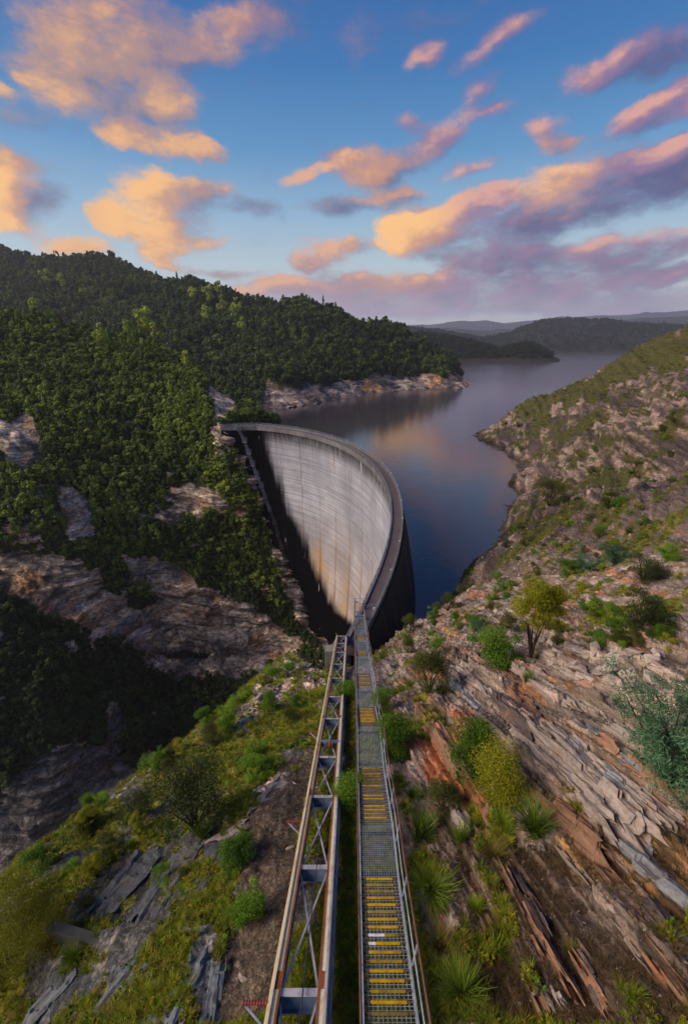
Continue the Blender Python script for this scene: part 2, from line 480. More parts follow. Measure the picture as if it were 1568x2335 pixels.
# regions of the near ground, drawn where they lie
POLY = dict(
    track=[(700, 1700), (735, 1700), (690, 1950), (640, 2335), (450, 2335), (500, 2160), (545, 2030), (560, 1900), (640, 1760)],
    slate=[(250, 1975), (330, 1935), (420, 1900), (500, 1890), (545, 1950), (500, 2060), (420, 2090), (330, 2110), (210, 2100), (150, 2100), (200, 2030)],
    shaleA=[(240, 2170), (200, 2335), (330, 2335), (380, 2240), (330, 2180)], shaleB=[(430, 2165), (500, 2170), (470, 2335), (330, 2335), (400, 2250)], shaleC=[(120, 2200), (40, 2335), (150, 2335), (240, 2200)],
    mossA=[(420, 1960), (500, 1970), (500, 2080), (440, 2110), (390, 2080)], mossB=[(560, 1640), (720, 1560), (730, 1650), (560, 1760), (440, 1830), (400, 1760)], mossC=[(360, 2160), (420, 2180), (440, 2335), (370, 2335)],
    pinkA=[(570, 1780), (640, 1745), (650, 1800), (600, 1850)], pinkB=[(470, 1895), (560, 1860), (590, 1890), (545, 1950), (500, 1920)], pinkC=[(640, 1500), (745, 1490), (740, 1560), (660, 1590), (560, 1650), (530, 1640)],
    slabs=[(1010, 1490), (1180, 1480), (1330, 1450), (1568, 1430), (1568, 1900), (1500, 1890), (1330, 1800), (1200, 1830), (1080, 1740), (1020, 1600)],
    face=[(880, 1620), (960, 1600), (1060, 1640), (1090, 1760), (1130, 1900), (1060, 1880), (960, 1760), (905, 1690)],
    scrub=[(1000, 1950), (1568, 1880), (1568, 2335), (1120, 2335)],
    gravel=[(880, 1420), (1000, 1395), (1200, 1400), (1180, 1500), (1000, 1520), (860, 1490)],
    topveg=[(1090, 985), (1180, 940), (1215, 905), (1340, 855), (1450, 790), (1568, 740), (1600, 740), (1600, 820), (1480, 850), (1390, 890), (1280, 930), (1250, 975), (1190, 950)],
    midveg=[(1250, 990), (1300, 960), (1440, 890), (1568, 850), (1568, 870), (1420, 940), (1300, 1010), (1255, 1030)],
)


def regions(P, warp=26):
    """weights 0..1 of every region at points P, with broken edges"""
    u, v, t = proj(P)
    S = strata(P) / np.maximum(t, 8)[:, None]
    w1 = fbm(S * [60, 60, 60] + 3, 4, 5, .6) - .5; w2 = fbm(S * [60, 60, 60] + 31, 4, 9, .6) - .5
    uu, vv = u + w1 * warp * 3.2, v + w2 * warp * 3.2
    return {k: inpoly(uu, vv, p).astype(float) for k, p in POLY.items()}, u, v, t


def saw(b, s, P, L, seed, soft=.12):
    """stepped beds: steep riser, gently falling top, broken into blocks along the strike"""
    x = b / P; i = np.floor(x); f = x - i
    j = np.floor(s / (L * (.6 + .8 * h3(i, i * 0, i * 0, seed))) + 9 * h3(i, i * 0 + 3, i * 0, seed))
    hb = h3(i, j, i * 0, seed + 1)
    prof = np.where(f < soft, f / soft, 1 - (f - soft) / (1 - soft))
    return prof * (.35 + .65 * hb) + .5 * hb, hb


def near_relief(P, Rg, t):
    """displacement along the surface normal, and a tone per bed"""
    S = strata(P); s, b, n = S[:, 0], S[:, 1], S[:, 2]
    w = fbm(np.c_[s / 9, b / 4, n / 4], 3, 21) - .5
    bb = b + .9 * w + .25 * n
    right = sstep(b, 2.2, 4.6)
    slab = np.maximum(np.maximum(Rg['slabs'], .55 * Rg['face']), .7 * Rg['scrub'])
    far = sstep(t, 55, 130)
    a1, h1 = saw(bb, s, 1.35, 5.5, 40)
    a2, h2 = saw(bb + .2 * fbm(P / .7, 2, 3), s, .42, 2.2, 50)
    a3, h3_ = saw(bb, s, .14, 1.2, 60)
    rough = fbm(P / 1.3, 5, 70, .6) - .5
    d = right * (slab * ((a1 - .6) * .95 + (a2 - .6) * .26 + (a3 - .6) * .07) + (1 - slab) * ((a1 - .6) * .28 + (a2 - .6) * .12 + rough * 1.3)) * (1 - far * .6)
    # farther bank: thicker ledges, dipping a little
    q = P @ np.array([.25, -.2, .95])
    q = q + 2.2 * (fbm(P / 18, 3, 80) - .5)
    f1, g1 = saw(q, P[:, 0] + P[:, 1] * .3, 3.1, 16, 90, .5)
    f2, g2 = saw(q, P[:, 0] + P[:, 1] * .3, 1.05, 7, 91, .5)
    crag = fbm(P / np.array([8, 8, 3.]), 5, 77, .6) - .5
    big = fbm(P / 30, 4, 79, .5) - .5
    d = d + right * far * ((f1 - .6) * 2.0 + (f2 - .6) * 1.0 + crag * 3.2 + big * 7)
    left = 1 - right
    rid = np.abs(fbm(P / 2.4, 5, 33, .58) - .5) * 2
    rough2 = np.maximum(np.maximum(Rg['pinkA'], Rg['pinkB']), Rg['pinkC'])
    d = d + left * ((fbm(P / 4, 4, 95, .5) - .5) * 1.3 + (fbm(P / .45, 4, 96, .6) - .5) * .22 + (.25 - rid) * (.35 + .5 * rough2) * (1 - .8 * Rg['track']))
    # nothing stands proud of the corridor of stair and railway
    wx = np.abs(P[:, 0] - (WA[0] + (P[:, 1] - WA[1]) * (WB[0] - WA[0]) / (WB[1] - WA[1])))
    corr = 1 - sstep(np.minimum(wx, np.abs(P[:, 0] - rail_at(0)[0] - (P[:, 1]) * .0176)), .8, 2.0)
    d = np.where(P[:, 1] < 62, d * (1 - .85 * corr), d)
    d = d * (1 - .45 * sstep(P[:, 2], -10, -17) * (P[:, 1] > 70))
    return d, (h1 * .6 + h2 * .4) * (1 - far) + (g1 * .5 + g2 * .5) * far


def mixc(a, b, w): return a + (np.asarray(b) - a) * w[:, None]


def near_colour(P, Rg, u, v, t, tone):
    S = strata(P); s, b, n = S[:, 0], S[:, 1], S[:, 2]
    right = sstep(b, 2.0, 4.0)
    far = sstep(t, 55, 130)
    f_big = fbm(P / 6, 4, 101); f_mid = fbm(np.c_[s / 2.5, b / .5, n / .5], 4, 102, .6); f_or = fbm(np.c_[s / 5, b / 1.4, n / 1.4], 4, 103, .6)
    q_far = P @ np.array([.22, -.16, .96]) + 3 * (fbm(P / 22, 3, 112) - .5)
    f_far = fbm(np.c_[P[:, 0] / 24, P[:, 1] / 24, q_far / 1.8], 5, 104, .62)
    k = f_mid * (1 - far) + f_far * far
    c = np.tile(np.array(sr('#85756d')), (len(P), 1))
    c = mixc(c, sr('#aa978d'), sstep(k, .45, .75) * (.5 + .5 * tone) * (1 - .7 * far))
    c = mixc(c, sr('#5a5150'), sstep(tone, .55, .2) * .8)
    c = mixc(c, sr('#946442'), sstep(f_or, .54 - 0, .68) * .85 * (1 - .2 * far))
    c = mixc(c, sr('#846f63'), far * .55)
    c = mixc(c, sr('#a58f82'), sstep(f_far, .50, .60) * .8 * far); c = mixc(c, sr('#443c3e'), sstep(f_far, .50, .41) * .85 * far); c = mixc(c, sr('#4a4246'), sstep(f_big, .52, .62) * .6 * far)
    c = mixc(c, sr('#9a5a38'), Rg['face'] * sstep(f_or, .40, .60) * .8)
    # soil and low scrub between the beds of the near slope
    sc = Rg['scrub'] * sstep(fbm(np.c_[s / 3, b / .9, n / .9], 4, 105, .6), .44, .56)
    c = mixc(c, sr('#3b2f23'), sc * .9)
    c = mixc(c, sr('#94703e'), Rg['scrub'] * (1 - sc) * sstep(f_or, .42, .56) * .8)
    c = mixc(c, sr('#54452f'), (1 - Rg['slabs']) * (1 - far) * right * sstep(fbm(P / 2.2, 4, 106, .6), .55, .64) * .8)
    veg = right * (1 - Rg['slabs'] * .85) * (1 - .5 * Rg['gravel']) * sstep(fbm(P / (2.5 + 4 * far[:, None]), 4, 107, .6) - .14 * Rg['scrub'] + .03 * far, .57, .62)
    veg = np.maximum(veg, Rg['topveg']); veg = np.maximum(veg, Rg['midveg'] * sstep(f_big, .4, .5))
    # spur under the railway
    left = 1 - right
    cl = np.tile(np.array(sr('#53514f')), (len(P), 1))
    cl = mixc(cl, sr('#726c68'), sstep(f_mid, .5, .7))
    cl = mixc(cl, sr('#3a3531'), sstep(f_big, .5, .62) * .7)
    pk = np.maximum(np.maximum(Rg['pinkA'], Rg['pinkB'] * .7), Rg['pinkC'] * .8) * sstep(f_mid, .42, .52)
    cl = mixc(cl, sr('#c2a497'), pk)
    cl = mixc(cl, sr('#363536'), Rg['slate'] * .92)
    sh = np.maximum(np.maximum(Rg['shaleA'], Rg['shaleB']), Rg['shaleC'])
    cl = mixc(cl, sr('#4a4d51'), sh * .85)
    cl = mixc(cl, sr('#594a3c'), Rg['track'] * .9)
    moss = np.maximum(np.maximum(Rg['mossA'], Rg['mossB'] * .8), Rg['mossC'])
    mv = sstep(fbm(P / 1.6, 5, 108, .6) - .12 * Rg['pinkC'] + .22 * moss - .30 * Rg['track'] - .20 * Rg['slate'] - .16 * sh - .1 * pk, 0.39, .46)
    gap = np.exp(-((P[:, 0] - (WA[0] + (P[:, 1] - WA[1]) * .0222 - .0)) / 1.5) ** 2) * (P[:, 1] < 60)
    gap = np.clip(gap + np.exp(-((P[:, 0] - (WA[0] + P[:, 1] * .0222 + 1.6)) / 1.1) ** 2) * (P[:, 1] < 48), 0, 1)
    mv = np.maximum(mv * (P[:, 2] > -40), sstep(gap * (.6 + .8 * fbm(P / .9, 3, 109)), .45, .7))
    c = c * right[:, None] + cl * left[:, None]
    vegc = np.tile(np.array(sr('#5b5a1e')), (len(P), 1))
    vegc = mixc(vegc, sr('#7c7a2a'), sstep(fbm(P / .8, 3, 110), .45, .6))
    vegc = mixc(vegc, sr('#a3a01c'), left * Rg['mossA'] * sstep(f_mid, .4, .6))
    vegc = mixc(vegc, sr('#58622a'), sstep(gap, .3, .6))
    vegc = mixc(vegc, sr('#4a4a22'), far)
    vm = np.clip(np.where(right > .5, veg, mv), 0, 1)
    c = mixc(c, vegc, vm * .92)
    wet = sstep(P[:, 2], -15.0, -17.6) * (P[:, 1] > 70) * (P[:, 0] > 10)
    c = c * (1 - .75 * wet)[:, None]
    return c, vm


def cells(k, vec, sc):
    """joint blocks: a tone per block and the joints between them"""
    v = k.node('ShaderNodeTexVoronoi'); v.inputs['Scale'].default_value = sc; k.l.new(vec, v.inputs['Vector'])
    s = k.node('ShaderNodeSeparateColor'); k.l.new(v.outputs['Color'], s.inputs[0])
    e = k.node('ShaderNodeTexVoronoi', feature='DISTANCE_TO_EDGE'); e.inputs['Scale'].default_value = sc; k.l.new(vec, e.inputs['Vector'])
    return s.outputs[0], k.smooth(e.outputs['Distance'], .0, .09)


def rock_nodes(k, b, out):
    col = k.attr('tint')
    sv = k.attr('bed', 'Vector')
    an = k.attr('aniso', 'Fac')
    n1 = k.noise(k.vmath('MULTIPLY', sv, (.9, 5, 5)), 1.0, 6, .65)
    n1 = k.mix(an, k.noise(sv, 1.3, 8, .68), n1)
    gp = k.node('ShaderNodeNewGeometry').outputs['Position']
    lam = k.noise(k.vmath('ADD', k.vmath('MULTIPLY', gp, (.11, .11, 1.1)), k.vmath('SCALE', k.noise(gp, .06, 3, .5, 0, True), scale=2.2)), 1.0, 8, .7)
    n1 = k.mix(k.attr('far', 'Fac'), n1, lam)
    vo = k.node('ShaderNodeTexVoronoi'); vo.inputs['Scale'].default_value = 7.0; k.l.new(k.vmath('ADD', sv, k.vmath('SCALE', k.noise(sv, 4, 2, .5, 0, True), scale=.25)), vo.inputs['Vector'])
    vs = k.node('ShaderNodeSeparateColor'); k.l.new(vo.outputs['Color'], vs.inputs[0])
    farf = k.attr('far', 'Fac')
    ws = k.vmath('ADD', k.vmath('MULTIPLY', sv, (.55, 3.2, 3.2)), k.vmath('SCALE', k.noise(sv, 1.4, 3, .6, 0, True), scale=1.1))
    wf = k.vmath('ADD', k.vmath('MULTIPLY', gp, (.22, .22, 1.15)), k.vmath('SCALE', k.noise(gp, .35, 4, .6, 0, True), scale=1.0))
    cs, es = cells(k, ws, 1.0); cf, ef = cells(k, wf, 1.0); cf2, ef2 = cells(k, wf, 2.7)
    cel = k.math('ADD', k.math('MULTIPLY', k.math('SUBTRACT', 1.0, farf), cs), k.math('MULTIPLY', farf, k.math('ADD', k.math('MULTIPLY', cf, .6), k.math('MULTIPLY', cf2, .4))))
    edg = k.math('ADD', k.math('MULTIPLY', k.math('SUBTRACT', 1.0, farf), es), k.math('MULTIPLY', farf, k.math('MULTIPLY', ef, ef2)))
    n2 = k.noise(sv, 3.0, 6, .7)
    n3 = k.noise(sv, 22.0, 3, .6)
    f = k.math('ADD', k.math('MULTIPLY', n1, .75), k.math('ADD', k.math('MULTIPLY', n2, .55), k.math('MULTIPLY', n3, .35)))
    f = k.smooth(f, .52, 1.12, .5, 1.5)
    st = k.math('MULTIPLY', k.math('SUBTRACT', 1.0, an), k.smooth(vs.outputs[0], .3, 1.0, -.30, .55))
    f = k.math('MULTIPLY', f, k.math('ADD', 1.0, st))
    rk = k.math('SUBTRACT', 1.0, k.attr('veg', 'Fac'))
    f = k.math('MULTIPLY', f, k.math('ADD', k.math('SUBTRACT', 1.0, rk), k.math('MULTIPLY', rk, k.math('MULTIPLY', k.smooth(cel, .1, .9, .84, 1.45), k.smooth(edg, 0, 1, .62, 1.04)))))
    k.l.new(k.vmath('SCALE', col, scale=f), b.inputs['Base Color'])
    h = k.math('ADD', k.math('MULTIPLY', n1, 1.0), k.math('ADD', k.math('MULTIPLY', n2, .7), k.math('MULTIPLY', n3, .18)))
    h = k.math('ADD', h, k.math('MULTIPLY', cel, .55))
    bump(k, b, h, .9, k.math('ADD', .22, k.math('MULTIPLY', farf, .8)))


M_ROCK = mat('layered_rock', rock_nodes, .88, .25)


def far_rock_nodes(k, b, out):
    col = k.attr('tint')
    sv = k.attr('bed', 'Vector')
    wv = k.vmath('ADD', sv, k.vmath('SCALE', k.noise(sv, .05, 3, .5, 0, True), scale=9.0))
    n1 = k.noise(k.vmath('MULTIPLY', wv, (.07, .07, .95)), 1.0, 8, .72)
    n2 = k.noise(sv, .55, 8, .72)
    f = k.smooth(k.math('ADD', k.math('MULTIPLY', n1, 1.25), k.math('MULTIPLY', n2, .75)), .78, 1.22, .28, 1.6)
    ws = k.vmath('ADD', k.vmath('MULTIPLY', wv, (.16, .16, .62)), k.vmath('SCALE', k.noise(sv, .3, 4, .6, 0, True), scale=1.0))
    c1, e1 = cells(k, ws, 1.0); c2, e2 = cells(k, ws, 2.6)
    f = k.math('MULTIPLY', f, k.math('MULTIPLY', k.smooth(k.math('ADD', k.math('MULTIPLY', c1, .55), k.math('MULTIPLY', c2, .45)), .15, .85, .90, 1.65), k.smooth(k.math('MULTIPLY', e1, e2), 0, 1, .6, 1.1)))
    k.l.new(k.vmath('SCALE', col, scale=f), b.inputs['Base Color'])
    bump(k, b, k.math('ADD', k.math('ADD', n1, n2), k.math('MULTIPLY', c1, .6)), 1.0, 1.6)


M_CLIFF = mat('cliff_rock', far_rock_nodes, .9, .2)


def build_near_ground():
    nth, nr = 800, 1250
    th = np.linspace(R(-74), R(74), nth)
    rr = np.exp(np.linspace(math.log(2.3), math.log(430), nr))
    TH, RR = np.meshgrid(th, rr)
    x = RR * np.sin(TH); y = RR * np.cos(TH) + 1.2
    z = base_z(np.c_[x.ravel(), y.ravel()] / 50.0).reshape(x.shape)
    z = np.maximum(z, -146)
    P = np.stack([x, y, z], -1)
    N = grid_normals(P); N[N[..., 2] < 0] *= -1
    N = N * .75 + np.array([0, 0, .25]); N /= np.linalg.norm(N, axis=2, keepdims=True)
    keep = ~((x < -4) & (y > 78)) & (z > -144) & ~((x < 12) & (y > 100))
    p = P.reshape(-1, 3)
    Rg, u, v, t = regions(p)
    d, tone = near_relief(p, Rg, t)
    near0 = sstep(RR.ravel(), 3, 6)
    p = p + N.reshape(-1, 3) * (d * near0)[:, None]
    col, vm = near_colour(p, Rg, u, v, t, tone)
    F = grid_faces(nr, nth)
    kf = keep.ravel()[F].all(1)
    F = F[kf]
    used = np.unique(F); idx = np.full(len(p), -1); idx[used] = np.arange(len(used))
    o = mesh_np('rocky_ground', p[used], idx[F][:, ::-1], M_ROCK)
    o['kind'] = 'structure'
    attr_c(o, 'tint', col[used]); attr_v(o, 'bed', strata(p[used]))
    ssb = strata(p[used])[:, 1]; attr_f(o, 'veg', vm[used]); attr_f(o, 'far', sstep(ssb, 2.0, 4.5) * sstep(t[used], 45, 100)); attr_f(o, 'aniso', sstep(ssb, 2.0, 4.5) * (1 - .8 * Rg['gravel'][used]) * (1 - .6 * sstep(t[used], 45, 80)))
    return o, p.reshape(nr, nth, 3), vm.reshape(nr, nth), Rg, th, rr


GROUND, GP, GVEG, GREG, GTH, GRR = build_near_ground()


def gz(x, y):
    """height of the finished ground"""
    x = np.atleast_1d(np.asarray(x, float)); y = np.atleast_1d(np.asarray(y, float))
    yy = y - 1.2; r = np.hypot(x, yy); t = np.arctan2(x, yy)
    i = np.clip(np.searchsorted(GRR, r) - 1, 0, len(GRR) - 2); j = np.clip(((t - GTH[0]) / (GTH[1] - GTH[0])).astype(int), 0, len(GTH) - 2)
    return .25 * (GP[i, j, 2] + GP[i + 1, j, 2] + GP[i, j + 1, 2] + GP[i + 1, j + 1, 2])


def ground_hit(u, v):
    """where the sight line through a point of the view meets the near ground"""
    d = ray(u, v); t = np.exp(np.linspace(math.log(6), math.log(420), 2500))
    Q = np.array([0, 0, HC]) + d * t[:, None]
    below = np.nonzero(Q[:, 2] < gz(Q[:, 0], Q[:, 1]))[0]
    if len(below) == 0: return None
    return Q[below[0]]


# ------------------------------------------------------------------ hillsides beyond the gorge, built as lofted sheets of rock
def lerp_pts(pts, x):
    pts = np.array(pts, float); return np.interp(x, pts[:, 0], pts[:, 1])


def hillside(name, ctrl, us, top, bot, nrow, amp, scale, colfn, seed, skirt=(14, 60, -30), extra=None, mat_=None):
    C = np.array(ctrl, float)
    ev = rbf_fit(C[:, :2] / 300.0, np.log(C[:, 2]), 1e-4)
    w = np.linspace(0, 1, nrow)[:, None]
    U = np.repeat(us[None], nrow, 0); V = lerp_pts(top, us)[None] * (1 - w) + lerp_pts(bot, us)[None] * w
    T = np.exp(ev(np.c_[U.ravel(), V.ravel()] / 300.0)).reshape(U.shape)
    if extra is not None: T = T * extra(U, V)
    xc = (U - 784) / FP; yc = (1167.5 - V) / FP
    P = np.stack([xc * T, (cp + sp * yc) * T, HC + (-sp + cp * yc) * T], -1)
    n, run, drop = skirt
    back = P[0][:, :2] / np.linalg.norm(P[0][:, :2], axis=1, keepdims=True)
    rows = []
    for k in range(n, 0, -1):
        f = k / n
        q = P[0].copy(); q[:, :2] += back * run * f; q[:, 2] += drop * f ** 1.7
        rows.append(q)
    P = np.concatenate([np.stack(rows), P], 0) if n else P
    N = grid_normals(P); cam_dir = np.array([0, 0, HC]) - P
    flip = (N * cam_dir).sum(-1) < 0; N[flip] *= -1
    p = P.reshape(-1, 3); 
    u, v, t = proj(p)
    d, col, rock = colfn(p, u, v)
    fade = np.concatenate([np.linspace(1, .3, n), np.clip(.3 + np.linspace(0, 6, nrow), 0, 1)]) if n else np.ones(nrow)
    p = p + N.reshape(-1, 3) * (d * np.repeat(fade, P.shape[1]))[:, None]
    F = grid_faces(P.shape[0], P.shape[1])
    o = mesh_np(name, p, F, mat_ or M_CLIFF); o['kind'] = 'structure'
    attr_c(o, 'tint', col); attr_v(o, 'bed', p)
    return dict(o=o, P=p.reshape(P.shape), N=N, rock=rock.reshape(P.shape[:2]), n=n, u=u.reshape(P.shape[:2]), v=v.reshape(P.shape[:2]))


ROCKS_L = [
    [(-150, 1252), (0, 1252), (60, 1262), (120, 1258), (170, 1285), (230, 1302), (240, 1340), (330, 1390), (360, 1350), (300, 1310), (262, 1264), (330, 1266), (400, 1290), (440, 1310), (470, 1330), (530, 1350), (580, 1385), (620, 1420), (690, 1458), (700, 1480), (640, 1500), (600, 1532), (540, 1548), (470, 1545), (400, 1535), (330, 1532), (300, 1510), (260, 1470), (190, 1435), (120, 1405), (60, 1370), (0, 1352), (-150, 1340)],
    [(-150, 950), (0, 955), (40, 965), (85, 940), (98, 985), (85, 1040), (85, 1095), (60, 1112), (20, 1065), (0, 1030), (-150, 1010)],
    [(130, 1110), (200, 1140), (215, 1230), (175, 1262), (140, 1200)],
    [(330, 1185), (400, 1130), (500, 1115), (512, 1160), (450, 1185), (380, 1200)], [(380, 1120), (440, 1100), (450, 1140), (390, 1150)],
    [(465, 866), (500, 880), (550, 915), (560, 955), (505, 968), (548, 1065), (530, 1050), (485, 990), (478, 940)],
    [(-150, 1790), (0, 1790), (60, 1740), (130, 1700), (225, 1700), (262, 1590), (292, 1640), (285, 1720), (340, 1770), (260, 1850), (200, 1900), (100, 1970), (0, 1995), (-150, 1995)],
    [(140, 1460), (185, 1455), (195, 1490), (160, 1485)],
]


def strip_dam(u, v):
    x = np.interp(v, [965, 1060, 1180, 1300, 1375, 1440, 1475], [520, 572, 622, 658, 690, 712, 742])
    return (u > x - 24) & (v > 968) & (v < 1500)


def gorge_look(p, u, v):
    w1 = fbm(p / 14, 5, 201, .6) - .5; w2 = fbm(p / 14 + 50, 5, 202, .6) - .5
    uu, vv = u + w1 * 70, v + w2 * 60
    rock = np.zeros(len(p), bool)
    for q in ROCKS_L: rock |= inpoly(uu, vv, q)
    rock |= strip_dam(u + w1 * 40, v)
    rock |= (fbm(p / 8, 4, 203, .6) > .70) & (v > 950)
    rk = rock.astype(float)
    q = p @ np.array([.30, -.12, .94]) + 5 * (fbm(p / 22, 3, 204) - .5)
    s = p[:, 0] * .9 - p[:, 1] * .3
    a1, g1 = saw(q, s, 4.2, 22, 210, .6); a2, g2 = saw(q, s, 1.5, 9, 211, .6)
    d = (fbm(p / 26, 5, 205, .5) - .5) * 15 + rk * ((a1 - .6) * 3.4 + (a2 - .6) * 1.5 + (fbm(p / 5, 4, 206, .6) - .5) * 3)
    c = np.tile(np.array(sr('#b7a28f')), (len(p), 1))
    f = fbm(np.c_[p[:, 0] / 20, p[:, 1] / 20, q / 3], 5, 207, .62)
    c = mixc(c, sr('#cdb9a8'), sstep(f, .5, .68)); c = mixc(c, sr('#665c56'), sstep(f, .48, .34))
    c = mixc(c, sr('#9c7350'), sstep(fbm(p / 11, 4, 208, .6), .56, .68) * .7)
    c = mixc(c, sr('#66646a'), sstep(fbm(p / 18, 4, 209, .6), .55, .66) * .7)
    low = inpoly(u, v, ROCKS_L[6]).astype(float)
    c = mixc(c, sr('#55575b'), low * .8)  # low cliff toned darker, gorge shade painted into the rock colour
    c = mixc(c, sr('#2f3418'), 1 - rk)
    return d, c, rk


L1_CTRL = [(0, 695, 300), (-140, 680, 290), (170, 735, 320), (340, 765, 330), (420, 820, 312), (500, 880, 290), (560, 930, 275), (650, 968, 272),
    (-140, 900, 230), (0, 900, 232), (200, 900, 250), (350, 900, 262), (470, 870, 285), (515, 968, 219), (480, 1000, 222), (0, 1000, 205), (-140, 1050, 200), (200, 1000, 222), (350, 1000, 232),
    (0, 1120, 190), (200, 1120, 205), (400, 1120, 222), (572, 1060, 225), (0, 1230, 180), (200, 1230, 195), (450, 1230, 222), (622, 1180, 231), (657, 1300, 234.5),
    (0, 1260, 187), (0, 1345, 185), (-140, 1350, 180), (250, 1290, 203), (300, 1400, 214), (450, 1400, 222), (560, 1400, 228), (692, 1375, 232.5), (712, 1440, 230), (745, 1478, 222), (640, 1480, 230), (765, 1400, 246), (790, 1475, 238), (450, 1500, 225), (560, 1540, 220),
    (800, 1500, 215), (800, 1300, 250), (800, 1100, 262), (700, 1030, 262), (0, 1385, 170), (-140, 1400, 165), (100, 1430, 176), (200, 1480, 185), (320, 1570, 198), (450, 1595, 208), (560, 1605, 212),
    (0, 1500, 155), (150, 1550, 165), (300, 1650, 182), (0, 1650, 150), (150, 1700, 160), (280, 1750, 175), (400, 1750, 188), (0, 1800, 152), (100, 1850, 155), (250, 1850, 172), (0, 1950, 150), (100, 1980, 155), (300, 1950, 178), (500, 1750, 200), (650, 1600, 212), (-140, 1800, 145), (-140, 2050, 148), (400, 2050, 185)]
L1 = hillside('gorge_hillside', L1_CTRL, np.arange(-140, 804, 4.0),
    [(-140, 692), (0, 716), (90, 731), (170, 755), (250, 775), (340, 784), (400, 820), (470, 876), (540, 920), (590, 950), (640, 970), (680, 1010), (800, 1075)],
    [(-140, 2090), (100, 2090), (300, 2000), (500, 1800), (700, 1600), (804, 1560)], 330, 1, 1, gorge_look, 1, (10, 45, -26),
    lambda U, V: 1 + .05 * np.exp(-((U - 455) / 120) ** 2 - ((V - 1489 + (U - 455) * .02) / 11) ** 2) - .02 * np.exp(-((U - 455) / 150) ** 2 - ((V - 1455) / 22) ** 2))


def wt(v):
    yc = (1167.5 - v) / FP; return (-18 - HC) / (-sp + cp * yc)


def mountain_look(p, u, v):
    vs = np.interp(u, [600, 640, 720, 800, 880, 920, 985, 1060, 1085], [932, 930, 920, 905, 893, 888, 886, 885, 872])
    hgt = np.interp(u, [600, 700, 800, 860, 900, 985, 1040, 1085], [52, 46, 40, 44, 26, 34, 40, 16])
    w1 = (fbm(p / 22, 4, 301, .6) - .5)
    rock = ((v + w1 * 46 > vs - hgt) & (u > 600))
    rk = rock.astype(float)
    d = (fbm(p / 70, 5, 302, .5) - .5) * 40 * (1 - .8 * rk) * sstep(vs + 8 - v, 0, 60) + rk * (fbm(p / 9, 5, 303, .62) - .5) * 12
    c = np.tile(np.array(sr('#82746f')), (len(p), 1))
    f = fbm(p / 12, 5, 304, .65)
    c = mixc(c, sr('#a8978c'), sstep(f, .5, .65)); c = mixc(c, sr('#4d4547'), sstep(f, .5, .36))
    c = mixc(c, sr('#a97a4a'), sstep(f, .45, .6) * np.maximum(np.exp(-((u - 845) / 28) ** 2), np.exp(-((u - 1005) / 34) ** 2)))
    c = mixc(c, sr('#544b4e'), np.exp(-((u - 700) / 60) ** 2) * .6)
    c = mixc(c, sr('#2b311b'), 1 - rk)
    return d, c, rk


L2_CTRL = [(0, 555, 960), (-140, 540, 980), (200, 572, 940), (320, 610, 880), (430, 627, 820), (540, 665, 770), (640, 680, 745), (760, 700, 720), (860, 735, 700), (950, 765, 695), (1040, 825, 692), (1085, 868, 686),
    (0, 650, 800), (200, 680, 760), (400, 720, 650), (600, 760, 600), (800, 790, 600), (950, 830, 630), (0, 800, 560), (300, 850, 490), (500, 920, 430)] + [(u, v, wt(v)) for u, v in [(615, 930), (640, 930), (720, 920), (800, 905), (880, 893), (985, 886), (1060, 884), (1085, 871)]]
L2 = hillside('forest_mountain', L2_CTRL, np.arange(-140, 1092, 4.0),
    [(-140, 557), (0, 570), (40, 580), (85, 593), (150, 590), (200, 587), (260, 595), (320, 625), (385, 650), (430, 642), (470, 655), (540, 680), (590, 700), (640, 695), (690, 695), (760, 715), (800, 737), (860, 750), (910, 755), (950, 780), (1000, 805), (1040, 840), (1060, 869), (1088, 882)],
    [(-140, 960), (600, 960), (615, 940), (640, 935), (720, 925), (800, 910), (880, 898), (920, 893), (985, 891), (1060, 889), (1090, 875)], 110, 1, 1, mountain_look, 2, (8, 120, -50))


def far_look(green, amp):
    def fn(p, u, v):
        d = (fbm(p / 260, 5, 401, .55) - .5) * amp
        c = np.tile(np.array(sr(green)), (len(p), 1))
        sh = sstep(p[:, 2], 0, -14)
        c = mixc(c, sr('#332d2a'), sh * .8 * (p[:, 1] < 3500))
        return d * sstep(p[:, 2], -20, 20), c, sh
    return fn


